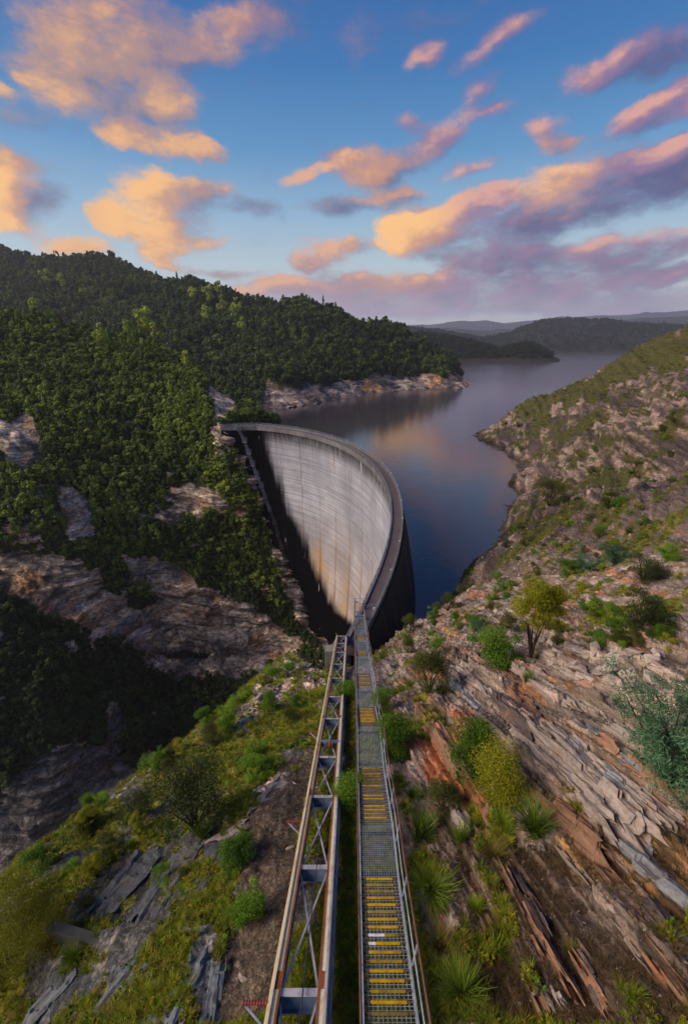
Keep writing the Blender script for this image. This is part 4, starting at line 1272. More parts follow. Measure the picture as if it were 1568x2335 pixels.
for si, (y0, z0, y1, z1, kd, n_) in enumerate(prof):
    far = y0 > 38
    if kd == 'l':
        a = MB(); A0 = (wx(y0), y0, z0); B0 = (wx(y1), y1, z1)
        grate(a, A0, B0, .085 if not far else .12, .085 if not far else .2, Vector((0, 0, 1)))
        child(a.build('landing_grating', M_GRATE), walk)
        for f in (.12, .88):
            y = y0 + (y1 - y0) * f; z = z0 + (z1 - z0) * f - .10
            a = MB(); a.bar((wx(y) - WW / 2 - .1, y, z), (wx(y) + WW / 2 + .1, y, z), .08, .12); child(a.build('landing_joist', M_DARKST), walk)
        # posts down to the rock
        for s in (-1, 1):
            y = y0 + (y1 - y0) * .85; x = wx(y) + s * (WW / 2 + .1); zz = z0 + (z1 - z0) * .85
            zg = float(gz(x, y)[0]) - .3
            a = MB(); a.bar((x, y, zz - .16), (x, y, min(zg, zz - .5)), .1, .1, (0, 1, 0)); child(a.build('support_post', M_BROWN), walk)
    else:
        going = (y1 - y0) / n_; rise = (z0 - z1) / n_
        for j in range(n_):
            ya = y0 + going * j; za = z0 - rise * (j + (0 if si else .0)) - rise
            if n_ <= 2: za = z0 - rise * (j + 1)
            a = MB(); grate(a, (wx(ya), ya + .015, za), (wx(ya + going), ya + going - .01, za), .11 if not far else .16, .065, Vector((0, 0, 1)))
            stp = child(a.build('step', M_GRATE), walk)
            yn = ya + going - .02
            a = MB(); a.bar((wx(yn) - WW / 2, yn + .012, za - .005), (wx(yn) + WW / 2, yn + .012, za - .005), .035, .05)
            fr = a.build('bearer', M_BROWN); fr.parent = stp
            q = rngw.random(); cnt += 1
            m_ = M_YEL if q < .45 else (M_YELOLD if q < .75 else M_YELBROWN)
            if si == 0 and j >= 7: m_ = [M_YEL, M_YELOLD][(j % 3) == 1] if j not in (16, 20) else M_YELOLD
            hl = WW / 2 - .16
            if si == 0 and j in (12, 13):
                sp_ = -.1 if j == 12 else .10
                a = MB(); a.bar((wx(yn) - hl, yn, za + .024), (wx(yn) + (.02 if j == 13 else -.24), yn, za + .024), .062, .016); w_ = a.build('white_nosing', M_WHITE); w_.parent = stp
                a = MB(); a.bar((wx(yn) + (.021 if j == 13 else -.239), yn, za + .024), (wx(yn) + hl, yn, za + .024), .062, .016)
            else:
                a = MB(); a.bar((wx(yn) - hl, yn, za + .024), (wx(yn) + hl, yn, za + .024), .062, .016)
            no = a.build('nosing', m_); no.parent = stp

line = [(prof[0][0], prof[0][1])] + [(p[2], p[3]) for p in prof]
for s in (-1, 1):
    a = MB()
    for (ya, za), (yb, zb) in zip(line[:-1], line[1:]):
        A0 = V3((wx(ya) + s * (WW / 2 + .035), ya, za - .05)); B0 = V3((wx(yb) + s * (WW / 2 + .035), yb, zb - .05)); a.bar(A0, B0, .05, .24)
    child(a.build('stringer', M_GALV), walk)
    lean = s * (.05 if s < 0 else .12)
    a = MB(); pts = [(wx(y) + s * (WW / 2 + .05) + lean, y, z + 1.02) for y, z in line]
    a.tube(pts, .032, 8); hr = child(a.build('handrail', M_BROWN if True else M_GALV), walk)
    a = MB(); a.tube([(x - lean * .5, y, z - .5) for x, y, z in pts], .02, 6); child(a.build('mid_rail', M_GALV), walk)
    yy = line[0][0] + .4
    while yy < line[-1][0]:
        z = np.interp(yy, [q[0] for q in line], [q[1] for q in line])
        a = MB(); a.bar((wx(yy) + s * (WW / 2 + .075), yy, z - .1), (wx(yy) + s * (WW / 2 + .05) + lean, yy, z + 1.0), .045, .03, (0, 1, 0)); child(a.build('rail_post', M_GALV), walk)
        yy += 2.1 if yy < 30 else 3.2

# gate and platform where the stair meets the crest
ye, ze = line[-1]
gt = empty('crest_gate', (wx(ye), ye, ze), 'pale steel gate and barrier at the foot of the yellow-edged stair', 'gate')
a = MB()
for x in (-.62, .62): a.bar((wx(ye) + x, ye + .3, ze - .2), (wx(ye) + x, ye + .3, ze + 2.0), .08, .08, (0, 1, 0))
a.bar((wx(ye) - .62, ye + .3, ze + 2.0), (wx(ye) + .62, ye + .3, ze + 2.0), .08, .08)
child(a.build('gate_frame', M_GALV), gt)
a = MB()
for i in range(11): a.bar((wx(ye) - .55 + .11 * i, ye + .3, ze + .1), (wx(ye) - .55 + .11 * i, ye + .3, ze + 1.05), .02, .02, (0, 1, 0))
a.bar((wx(ye) - .58, ye + .3, ze + 1.1), (wx(ye) + .58, ye + .3, ze + 1.1), .05, .05); a.bar((wx(ye) - .58, ye + .3, ze + .08), (wx(ye) + .58, ye + .3, ze + .08), .05, .05)
child(a.build('gate_leaf', M_GALV), gt)
a = MB()
for h in (.4, .75, 1.1): a.bar((wx(ye) + .66, ye - .5, ze + h), (wx(ye) + 2.1, ye + .1, ze + h), .05, .05)
for f in (0, .5, 1): a.bar((wx(ye) + .66 + 1.44 * f, ye - .5 + .6 * f, ze), (wx(ye) + .66 + 1.44 * f, ye - .5 + .6 * f, ze + 1.12), .05, .05, (0, 1, 0))
child(a.build('side_barrier', M_GALV), gt)
a = MB(); a.add([(wx(ye) - .68, ye + .1, ze - .1), (wx(ye) - .68, ye + 1.5, ze - .1), (wx(ye) - .68, ye + 1.5, ze + 1.0), (wx(ye) - .68, ye + .1, ze + 2.1), (wx(ye) - .74, ye + .1, ze - .1), (wx(ye) - .74, ye + 1.5, ze - .1), (wx(ye) - .74, ye + 1.5, ze + 1.0), (wx(ye) - .74, ye + .1, ze + 2.1)],
    [(0, 1, 2, 3), (7, 6, 5, 4), (0, 4, 5, 1), (1, 5, 6, 2), (2, 6, 7, 3), (3, 7, 4, 0)])
child(a.build('wing_panel', M_BEAMTOP), gt)
M_SIGN = mat('white_sign_board', steel('#d8d4d8', '#e6e2e4', .4, 2)); M_RED = mat('red_sign_ink', steel('#b03a44', '#c04a50', .4, 2))
sg = empty('gate_sign', (wx(ye) - .28, ye + .22, ze + 1.35), 'small white notice with red print fixed on the stair gate', 'sign')
a = MB(); a.bar((wx(ye) - .56, ye + .22, ze + 1.35), (wx(ye) + .02, ye + .22, ze + 1.35), .03, .6); child(a.build('board', M_SIGN), sg)
a = MB()
for h, l in ((.16, .2), (.04, .14), (-.08, .2)): a.bar((wx(ye) - .28 - l, ye + .202, ze + 1.35 + h), (wx(ye) - .28 + l, ye + .202, ze + 1.35 + h), .004, .06)
child(a.build('red_print', M_RED), sg)

# ------------------------------------------------------------------ concrete pieces
zb_ = sum(float(ground_hit(u, v)[2]) for u, v in ((120, 2125), (180, 2140), (240, 2150))) / 3 + .38
p0 = unz(112, 2110, zb_); p1 = unz(262, 2148, zb_)
blk = empty('concrete_block', tuple(p0), 'weathered grey concrete ledge half buried in grass beside the dark slate', 'concrete block')
bA = V3(p0); bB = V3(p1)
bB.z -= .22
a = MB(); a.bar(bA, bB, .36, .14); child(a.build('cap_slab', M_CONCD, bevel=.02), blk)
a = MB(); a.bar(bA - Vector((0, 0, .685)), bB - Vector((0, 0, .675)), .28, 1.2); child(a.build('footing', M_CONCD, bevel=.02), blk)
pf_ = unz(752, 1492, rpt(49)[2] - 1.6)
ft = empty('rail_footing', tuple(pf_), 'pale concrete pier block with raking strut beside the lower railway end', 'concrete pier')
x0, y0_, z0_ = pf_
a = MB(); a.bar((x0, y0_, z0_ - 2.2), (x0, y0_, z0_ + 1.0), 1.2, 1.3, (0, 1, 0)); child(a.build('pier', M_CONC, bevel=.04), ft)
e1 = rpt(54, -RG / 2 - .1, -.6)
a = MB(); a.bar((x0 + .1, y0_, z0_ + .7), tuple(e1), .3, .3); child(a.build('strut', M_CONC), ft)

# ------------------------------------------------------------------ caged stairs down the far abutment
ab = [(535, 966), (543, 982), (556, 1008), (565, 1034), (574, 1060), (584, 1085), (594, 1109), (604, 1137), (614, 1163), (625, 1192), (633, 1220), (641, 1250), (648, 1275), (657, 1304), (668, 1335), (680, 1362), (694, 1388)]


def dam_face_hit(u, v):
    j = np.argmin((fu - u) ** 2 + (fv - v) ** 2 + (fa < arc[-1] * .45) * 1e9)
    return Vf[j]


AB = [dam_face_hit(u, v) for u, v in ab]
AB = [p + np.array([.6, -1.6, .4]) for p in AB]
stair = empty('abutment_stair', tuple(AB[0]), 'caged grey steel stair zigzagging down the black abutment of the dam', 'stair')


def cage(p, s, h, r=.05):
    a = MB(); x, y, z = p
    for dx in (-s, s):
        for dy in (-s, s): a.bar((x + dx, y + dy, z), (x + dx, y + dy, z + h), r * 2, r * 2, (0, 1, 0))
    for zz in (z, z + h * .5, z + h):
        for q, w_ in (((x - s, y - s, zz), (x + s, y - s, zz)), ((x - s, y + s, zz), (x + s, y + s, zz)), ((x - s, y - s, zz), (x - s, y + s, zz)), ((x + s, y - s, zz), (x + s, y + s, zz))): a.bar(q, w_, r * 1.6, r * 1.6)
    return a


for i, p in enumerate(AB):
    a = cage(p, .95, 2.2); a.box((p[0], p[1], p[2] - .05), (2.0, 2.0, .1))
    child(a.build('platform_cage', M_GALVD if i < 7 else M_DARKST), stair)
for p, q in zip(AB[:-1], AB[1:]):
    a = MB(); p = V3(p); q = V3(q)
    for dx in (-.5, .5):
        a.bar(p + Vector((dx, 0, 0)), q + Vector((dx, 0, 2.0)) - Vector((0, 0, 2.0)), .12, .2)
        a.bar(p + Vector((dx, 0, 1.1)), q + Vector((dx, 0, 1.1)), .08, .08)
    for j in range(9): m_ = p.lerp(q, (j + .5) / 9); a.box(m_, (1.0, .25, .05))
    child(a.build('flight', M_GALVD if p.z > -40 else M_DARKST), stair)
# concrete steps and landing on the far hillside above the crest
hp = [(470, 872), (478, 892), (487, 915), (494, 935), (500, 962)]
HT = [291, 276, 258, 244, 229]
HP = [un(u, v, t * .975) for (u, v), t in zip(hp, HT)]
hs = empty('hillside_steps', tuple(HP[-1]), 'pale concrete steps climbing the wooded hill from the far end of the dam crest', 'steps')
for j, (p, q) in enumerate(zip(HP[:-1], HP[1:])):
    a = MB(); p = V3(p); q = V3(q)
    n_ = 16
    for i in range(n_):
        m_ = p.lerp(q, (i + .5) / n_); a.box(m_ + Vector((0, 0, .2)), (1.5, abs(q.y - p.y) / n_ + .05, .8))
    child(a.build('step_run', M_CONC), hs)
    a = MB(); a.bar(p + Vector((-.8, 0, 1.3)), q + Vector((-.8, 0, 1.3)), .06, .06); a.bar(p + Vector((0.8, 0, 1.3)), q + Vector((0.8, 0, 1.3)), .06, .06)
    for i in range(6):
        m_ = p.lerp(q, i / 5)
        for dx in (-.8, .8): a.bar(m_ + Vector((dx, 0, .3)), m_ + Vector((dx, 0, 1.3)), .06, .06, (0, 1, 0))
    child(a.build('handrail', M_GALV), hs)
tw = V3(HP[-1])
a = MB(); a.box(tw + Vector((-1.0, -.5, -1.0)), (2.0, 3, 6.0)); a.box(tw + Vector((-1.0, -.5, 2.2)), (2.5, 3.5, .35)); child(a.build('landing_tower', M_CONC), hs)
# ------------------------------------------------------------------ loose slabs, boulders and rubble
def stone_nodes(c1, c2, c3, an=False):
    def fn(k, b, out):
        tc = k.node('ShaderNodeTexCoord').outputs['Object']
        oi = k.node('ShaderNodeObjectInfo').outputs['Random']
        n1 = k.noise(k.vmath('MULTIPLY', tc, (7, .9, 7) if an else (2, 2, 2)), 1.0, 6, .65); n2 = k.noise(tc, 6, 6, .7); n3 = k.noise(tc, 1.1, 3, .6)
        c = k.ramp(k.math('ADD', k.math('MULTIPLY', n1, .6), k.math('MULTIPLY', n2, .45)), [(.36, sr(c1)), (.62, sr(c2))])
        c = k.mix(k.smooth(n3, .52, .66, 0, .7), c, rgba(c3))
        c = k.vmath('SCALE', c, scale=k.smooth(oi, 0, 1, .8, 1.15))
        k.l.new(c, b.inputs['Base Color'])
        bump(k, b, k.math('ADD', n1, k.math('MULTIPLY', n2, .6)), .8, .12)
    return fn


M_SLAB = mat('pale_bedded_rock', stone_nodes('#6f645f', '#a5978f', '#8d7461', True), .85, .25)
M_SLABG = mat('grey_bedded_rock', stone_nodes('#5b5c60', '#8f9094', '#7d7a77', True), .85, .25)
M_SLABD = mat('dark_bedded_rock', stone_nodes('#3b3637', '#6a5c58', '#8f6a52', True), .85, .25)
M_SLABR = mat('reddish_bedded_rock', stone_nodes('#664a3a', '#98765e', '#8d5a3c', True), .85, .25)
M_PALE = mat('pale_broken_rock', stone_nodes('#7b6f69', '#ac9f97', '#987a64'), .85, .25)
M_QUARTZ = mat('white_quartz_rock', stone_nodes('#8f7d74', '#bcaaa0', '#a08072'), .8, .3)


def slab_mesh(L_, W_, H_, seed, m, rag=1.0):
    """a bed of rock broken off along joints: split lengthwise, with ragged ends"""
    nx, ny, nzz = 16, int(max(14, L_ * 12)), 5
    rng = np.random.default_rng(seed)
    pts = {}; V = []
    F = []

    def vid(i, j, k_):
        if (i, j, k_) not in pts: pts[i, j, k_] = len(V); V.append((i / nx, j / ny, k_ / nzz))
        return pts[i, j, k_]
    for i in range(nx):
        for j in range(ny):
            F.append((vid(i, j, nzz), vid(i + 1, j, nzz), vid(i + 1, j + 1, nzz), vid(i, j + 1, nzz)))
    for j in range(ny):
        for k_ in range(nzz):
            F.append((vid(0, j, k_), vid(0, j, k_ + 1), vid(0, j + 1, k_ + 1), vid(0, j + 1, k_))); F.append((vid(nx, j, k_), vid(nx, j + 1, k_), vid(nx, j + 1, k_ + 1), vid(nx, j, k_ + 1)))
    for i in range(nx):
        for k_ in range(nzz):
            F.append((vid(i, 0, k_), vid(i + 1, 0, k_), vid(i + 1, 0, k_ + 1), vid(i, 0, k_ + 1))); F.append((vid(i, ny, k_), vid(i, ny, k_ + 1), vid(i + 1, ny, k_ + 1), vid(i + 1, ny, k_)))
    U = np.array(V); P = np.c_[(U[:, 0] - .5) * W_, (U[:, 1] - .5) * L_, (U[:, 2] - 1) * H_]
    o = seed * 13.7
    end = np.abs(U[:, 1] - .5) * 2
    P[:, 1] += (np.floor(fbm(np.c_[U[:, 0] * 5 + o, U[:, 1] * 0 + (U[:, 1] > .5), U[:, 2] * 2.5], 2, 600) * 9) / 9 - .5) * 2.6 * rag * end ** 3 * min(1, L_ / 3)
    step = np.floor(vnoise(np.c_[np.floor(U[:, 0] * 4) * 1.7 + o, np.floor(U[:, 1] * L_ * 1.1 + .8 * np.floor(U[:, 0] * 4)), U[:, 0] * 0], 601) * 5) / 5
    P[:, 2] += (step - .5) * .40 * rag * U[:, 2]
    P[:, 0] += (vnoise(np.c_[np.floor(U[:, 1] * L_ * 1.1) + o, U[:, 2] * 3, U[:, 0] * 0], 604) - .5) * .22 * rag
    wv_ = (fbm(np.c_[P[:, 0] * 2 + o, P[:, 1] * .6, P[:, 2] * 2], 4, 602, .6) - .5)
    P[:, 0] += wv_ * .25 * (np.abs(U[:, 0] - .5) * 2) ** 2; P[:, 2] += (fbm(np.c_[P[:, 0] * 3 + o, P[:, 1] * .8, P[:, 2]], 4, 603, .6) - .5) * .16
    ob = mesh_np('rock_slab', P, np.array(F), m, None, False)
    return ob


SLABS = [  # axis ends in the view, width, thickness, material, label
    (1192, 1672, 1412, 1892, .85, .9, 'p', 'long pale slab forming the cliff edge of the big bedded outcrop'),
    (1250, 1655, 1452, 1870, .75, .8, 'p', 'widest pale slab in the middle of the big bedded outcrop'),
    (1330, 1690, 1496, 1850, .55, .6, 'p', 'pale slab on the upper side of the big bedded outcrop'),
    (1330, 1655, 1440, 1752, .5, .5, 'g', 'grey slab lying above the big bedded outcrop'),
    (1436, 1808, 1500, 1868, .40, .3, 'p', 'short pale slab lying loose on dark soil'),
    (1466, 1800, 1532, 1860, .28, .25, 'p', 'narrow plank-like pale slab on dark soil'),
    (1432, 1925, 1600, 2062, .85, .6, 'g', 'thick blue-grey slab by itself below the outcrop'),
    (1172, 1770, 1375, 1915, .6, .8, 'r', 'ochre lower bed beneath the big bedded outcrop'),
    (1025, 1525, 1105, 1625, .9, .7, 'g', 'grey bed at the broken end of the ledge near the olive shrub'),
    (1140, 1590, 1212, 1682, .8, .6, 'd', 'black-stained slab between reddish beds'),
    (1155, 1545, 1232, 1640, .6, .5, 'r', 'reddish ribbed slab beside the black-stained one'),
    (1235, 1560, 1370, 1632, .6, .5, 'p', 'pale ribbed slab beneath the broken boulders'),
    (1265, 1520, 1400, 1590, .5, .45, 'p', 'upper pale ribbed slab beneath the broken boulders'),
    (1395, 1655, 1520, 1742, .5, .4, 'p', 'pale slab running under the blue-green wattle'),
    (1215, 1655, 1360, 1800, .5, .6, 'p', 'pale bed just inside the cliff edge slab of the outcrop'),
    (1290, 1672, 1470, 1838, .5, .6, 'g', 'greyish bed between the widest slab and the upper one'),
    (1380, 1690, 1520, 1800, .4, .45, 'r', 'rust-tinged bed above the pale upper slab'),
    (1045, 1510, 1150, 1605, .6, .6, 'p', 'pale bed alongside the broken grey ledge bed'),
    (1090, 1500, 1190, 1580, .5, .5, 'r', 'rust-tinged bed behind the pale ledge bed'),
    (1180, 1530, 1290, 1610, .5, .5, 'p', 'pale narrow bed leading up to the reddish ribbed slab'),
    (1060, 1640, 1120, 1720, .7, .7, 'r', 'rusty block bed at the top of the reddish rock face'),
    (985, 1640, 1050, 1745, .7, .7, 'r', 'rusty leaning bed in the reddish rock face by the stairs'),
]
MS = dict(p=M_SLAB, g=M_SLABG, d=M_SLABD, r=M_SLABR)
for i, (u0, v0, u1, v1, w_, h_, mk_, lb) in enumerate(SLABS):
    A0 = ground_hit(u0, v0); B0 = ground_hit(u1, v1)
    d_ = B0 - A0; L_ = min(float(np.linalg.norm(d_)), 9.0)
    sd = Vector(ST); dv = V3(d_).normalized()
    if dv.dot(sd) < 0: dv = -dv
    dirv = (dv * .7 + sd * .5).normalized()
    sb = dirv.cross(Vector((0, 0, 1))).normalized(); sn = sb.cross(dirv)
    tilt = R(-14); x_ = sb * math.cos(tilt) + sn * math.sin(tilt); z_ = x_.cross(dirv)
    o = slab_mesh(L_, w_, h_, 40 + i, MS[mk_])
    mid = V3((A0 + B0) / 2)
    n5 = [float(gz(mid.x + dirv.x * L_ * f, mid.y + dirv.y * L_ * f)[0]) - (mid.z + dirv.z * L_ * f) for f in (-.4, -.2, 0, .2, .4)]
    mid.z += float(np.median(n5)) + .20
    M4 = Matrix((x_, dirv, z_)).transposed().to_4x4(); M4.translation = mid
    o.matrix_world = M4
    tag(o, lb, 'rock slab', None, 'thing')


RIBS = [(1075, 2010, 1120, 2110), (1100, 2020, 1150, 2140), (1150, 2010, 1225, 2170), (1175, 2005, 1240, 2140), (1195, 2080, 1260, 2230), (1225, 2180, 1270, 2300), (1215, 2230, 1250, 2330), (1300, 2170, 1370, 2280), (1325, 2200, 1400, 2320),
        (1420, 2100, 1500, 2220), (1450, 2110, 1560, 2260), (1500, 2090, 1610, 2230), (1380, 2010, 1450, 2090), (1285, 1945, 1345, 2020), (1500, 2200, 1570, 2310), (1550, 2050, 1640, 2150), (960, 1790, 1005, 1900), (1010, 1800, 1050, 1890)]
for i, (u0, v0, u1, v1) in enumerate(RIBS):
    A0 = ground_hit(u0, v0); B0 = ground_hit(u1, v1); d_ = B0 - A0; L_ = min(float(np.linalg.norm(d_)), 4.5)
    dv = V3(d_).normalized(); dirv = (dv * .5 + Vector(ST) * (.6 if dv.dot(Vector(ST)) > 0 else -.6)).normalized()
    sb = dirv.cross(Vector((0, 0, 1))).normalized(); sn = sb.cross(dirv); tl = R(-35); x_ = sb * math.cos(tl) + sn * math.sin(tl); z_ = x_.cross(dirv)
    o = slab_mesh(L_, .22 + .2 * ((i * 37) % 10) / 10, .45, 90 + i, [M_SLABR, M_SLAB, M_SLABR, M_SLABD][i % 4])
    mid = V3((A0 + B0) / 2); n5 = [float(gz(mid.x + dirv.x * L_ * f, mid.y + dirv.y * L_ * f)[0]) - (mid.z + dirv.z * L_ * f) for f in (-.4, -.2, 0, .2, .4)]
    mid.z += float(np.median(n5)) + .10
    M4 = Matrix((x_, dirv, z_)).transposed().to_4x4(); M4.translation = mid; o.matrix_world = M4; o.name = 'rock_rib'
    tag(o, 'thin upturned rib of layered rock sticking out of the dark soil slope by the stairs', 'rock rib', 'upturned rock ribs on the soil slope', 'thing')


M_SLATE = mat('dark_slate', stone_nodes('#2c2d30', '#56585c', '#4b4640'), .8, .3)
M_SHALE = mat('flaky_blue_grey_shale', stone_nodes('#3e4247', '#70757b', '#5d5a56', True), .8, .3)
SHEETS = [(240, 2070, 350, 1945, 1.5, 's', 'dark slate sheet just uphill of the concrete ledge'), (330, 2085, 440, 1915, 1.7, 's', 'broad dark slate sheet in the middle of the slate face'), (415, 2060, 510, 1905, 1.3, 's', 'dark slate sheet at the mossy upper side of the slate face'),
          (215, 2335, 330, 2180, 1.0, 'h', 'flaky blue-grey shale rib below the concrete ledge'), (390, 2335, 452, 2180, .8, 'h', 'flaky grey shale rib between strips of green grass'), (480, 2335, 500, 2190, .6, 'h', 'narrow gravelly shale rib beside the brown track'), (60, 2335, 170, 2215, .9, 'h', 'lowest blue-grey shale rib near the soft yellow bush'),
          (470, 1935, 560, 1880, .8, 'q', 'pinkish rock ledge at the head of the slate face'), (585, 1850, 650, 1770, .9, 'q', 'pale pink outcrop ledge beside the track'), (600, 1600, 700, 1520, 1.6, 'q', 'pale pink outcrop ledge near the lower end of the railway'), (540, 1650, 600, 1590, 1.3, 'q', 'grey-pink outcrop ledge on the gorge rim')]
for i, (u0, v0, u1, v1, w_, mk_, lb) in enumerate(SHEETS):
    A0 = ground_hit(u0, v0); B0 = ground_hit(u1, v1); d_ = B0 - A0; L_ = float(np.linalg.norm(d_)); dirv = V3(d_).normalized()
    mid = V3((A0 + B0) / 2); hx = Vector((-dirv.y, dirv.x, 0)).normalized() * (w_ * .6)
    hx.z = float(gz(mid.x + hx.x, mid.y + hx.y)[0] - gz(mid.x - hx.x, mid.y - hx.y)[0]) / 2
    x_ = hx.normalized(); z_ = x_.cross(dirv).normalized()
    if z_.z < 0: x_ = -x_; z_ = -z_
    x_ = dirv.cross(z_).normalized(); z_ = x_.cross(dirv)
    o = slab_mesh(L_, w_, .5, 140 + i, dict(s=M_SLATE, h=M_SHALE, q=M_PALE)[mk_], .45)
    n5 = [float(gz(mid.x + dirv.x * L_ * f, mid.y + dirv.y * L_ * f)[0]) - (mid.z + dirv.z * L_ * f) for f in (-.4, -.2, 0, .2, .4)]
    M4 = Matrix((x_, dirv, z_)).transposed().to_4x4(); M4.translation = mid + Vector((0, 0, float(np.median(n5)) + .07)); o.matrix_world = M4; o.name = 'rock_sheet'
    tag(o, lb, 'rock sheet', None, 'thing')


def hull_mesh(seed, m, flat=(1, .8, .6), n=15):
    rng = np.random.default_rng(seed); bm = bmesh.new()
    for _ in range(n):
        d = rng.normal(size=3); d /= np.linalg.norm(d); bm.verts.new(d * (.8 + .3 * rng.random()) * np.array(flat) * .5)
    r = bmesh.ops.convex_hull(bm, input=bm.verts)
    bmesh.ops.delete(bm, geom=[g for g in r['geom_interior'] if isinstance(g, bmesh.types.BMVert)], context='VERTS')
    bmesh.ops.bevel(bm, geom=list(bm.edges), offset=.025, segments=1, affect='EDGES')
    me = bpy.data.meshes.new('rock'); bm.to_mesh(me); bm.free(); me.materials.append(m); return me


HB = [hull_mesh(10 + i, M_PALE, [(1, .8, .6), (1.3, .8, .6), (.9, .9, .75), (1.5, .7, .5)][i % 4]) for i in range(6)]
rb = np.random.default_rng(21); nb_ = 0
for k_ in range(400):
    if nb_ >= 46: break
    u, v = rb.uniform(1250, 1500), rb.uniform(1470, 1580)
    if v > 1500 + (u - 1250) * .34 + 22 or v < 1462 + (u - 1250) * .12: continue
    P = ground_hit(u, v)
    if P is None: continue
    s = rb.uniform(.45, 1.25)
    o = bpy.data.objects.new('boulder', HB[nb_ % 6]); COL.objects.link(o); o.location = tuple(P + np.array([0, 0, s * .12])); o.scale = (s, s, s); o.rotation_euler = (rb.normal() * .3, rb.normal() * .3, rb.random() * 6.28)
    tag(o, 'pale angular boulder in the heap of broken rock above the bedded slabs', 'boulder', 'broken boulders above the slabs'); nb_ += 1
HQ = [hull_mesh(30 + i, M_QUARTZ, (1.1, .8, .9), 13) for i in range(3)]
for i, (u, v, s, lb) in enumerate([(615, 1822, 1.15, 'largest white quartz boulder on the spur beside the track'), (588, 1806, .8, 'smaller white quartz boulder propped against the largest one'), (648, 1772, .7, 'pinkish quartz block uphill of the largest quartz boulder'), (672, 1790, .45, 'little quartz stone next to the rusty girder'),
                                (662, 1932, .5, 'white quartz stone poking out of moss beside the track'), (622, 1900, .45, 'slim quartz stone standing by the mossy bank'), (500, 1915, .8, 'pale quartz outcrop stone at the top of the slate face'), (560, 2230, .5, 'ochre stone sunk in the brown track edge'), (803, 1875, .5, 'ochre boulder between railway and stairs'), (515, 2080, .5, 'pale stone lying in yellow moss')]):
    P = ground_hit(u, v)
    o = bpy.data.objects.new('boulder', HQ[i % 3]); COL.objects.link(o); o.location = tuple(P - np.array([0, 0, s * .12])); o.scale = (s * 1.1, s * .9, s * .8); o.rotation_euler = (.2 * i, .3, i * 1.7); tag(o, lb, 'boulder')
# ------------------------------------------------------------------ vegetation


def leaf_mat(name, stops, trans=.25, rand=.35, patch=.0):
    """leaf colour from a per-leaf value, a per-plant value and broad patches"""
    def fn(k, b, out):
        s = k.attr('shade', 'Fac')
        oi = k.node('ShaderNodeObjectInfo').outputs['Random']
        f = k.math('ADD', k.math('MULTIPLY', s, 1 - rand), k.math('MULTIPLY', oi, rand))
        if patch:
            g = k.node('ShaderNodeNewGeometry').outputs['Position']
            f = k.math('ADD', f, k.math('MULTIPLY', k.math('SUBTRACT', k.noise(g, patch, 3, .6), .5), 1.1), clamp=True)
        c = k.ramp(f, [(p, sr(h)) for p, h in stops])
        k.l.new(c, b.inputs['Base Color'])
        t = k.node('ShaderNodeBsdfTranslucent'); k.l.new(c, t.inputs[0])
        m = k.node('ShaderNodeMixShader'); m.inputs[0].default_value = trans
        k.l.new(b.outputs[0], m.inputs[1]); k.l.new(t.outputs[0], m.inputs[2]); k.l.new(m.outputs[0], out.inputs[0])
    return mat(name, fn, .6, .2)


M_FOREST = leaf_mat('forest_leaves', [(.0, '#1c2814'), (.4, '#354522'), (.7, '#536428'), (1, '#788634')], .3, .4, .035)  # mountain leaves darkened in colour to stand for shade and haze
M_FORESTN = leaf_mat('sun_toned_spur_leaves', [(.0, '#202b15'), (.3, '#43561f'), (.65, '#788a30'), (1, '#a8ae44')], .35, .5, .028)  # brighter copy for the spur; pale patches imitate sunlit crowns
M_FARLEAF = leaf_mat('far_forest_leaves', [(0, '#141c12'), (.5, '#232e1b'), (1, '#364224')], .1, .4)
M_RAVINE_SHADE = leaf_mat('shade_toned_ravine_leaves', [(0, '#18210f'), (.5, '#33421f'), (1, '#5a6b2e')], .2, .4)  # darker copy of the leaves: the gorge shade is put into the colour
M_GUM = leaf_mat('pale_gum_leaves', [(0, '#5a6824'), (.5, '#8d9c34'), (1, '#b8c048')], .3)
M_GREEN = leaf_mat('bright_green_leaves', [(0, '#2c4210'), (.5, '#55781c'), (1, '#86a52c')], .3)
M_OLIVE = leaf_mat('olive_leaves', [(0, '#2b3014'), (.5, '#4c5220'), (1, '#6e6f2d')], .25)
M_YELLOW = leaf_mat('yellow_green_leaves', [(0, '#4a4d10'), (.5, '#7d7f17'), (1, '#a6a024')], .3)
M_WATTLE = leaf_mat('blue_green_fronds', [(0, '#233a26'), (.5, '#426646'), (1, '#6c8f66')], .25)
M_DARK = leaf_mat('dark_leaves', [(0, '#1a2110'), (.5, '#323c1c'), (1, '#4c5628')], .2)
M_TUSSOCK = leaf_mat('tussock_blades', [(0, '#2f4014'), (.45, '#587020'), (.8, '#8a9a34'), (1, '#a89b4c')], .3)
M_DRY = leaf_mat('dry_grass_blades', [(0, '#4e4a1c'), (.5, '#7a7030'), (1, '#a0874a')], .3)
M_LAWN = leaf_mat('fresh_grass_blades', [(0, '#3f5210'), (.5, '#6f851a'), (1, '#a8ab2a')], .35, .5)
M_HEATH = leaf_mat('low_heath_leaves', [(0, '#454812'), (.5, '#7c7c1e'), (1, '#b3a62a')], .35, .5, .35)
M_STALK = leaf_mat('dead_stalks', [(0, '#3a2c1c'), (.5, '#5e4a2e'), (1, '#86704a')], .2)
M_BARK = mat('dark_bark', steel('#231d18', '#41362d', .9, 5))
M_GREYBARK = mat('grey_bark', steel('#5a534c', '#857c72', .9, 5))


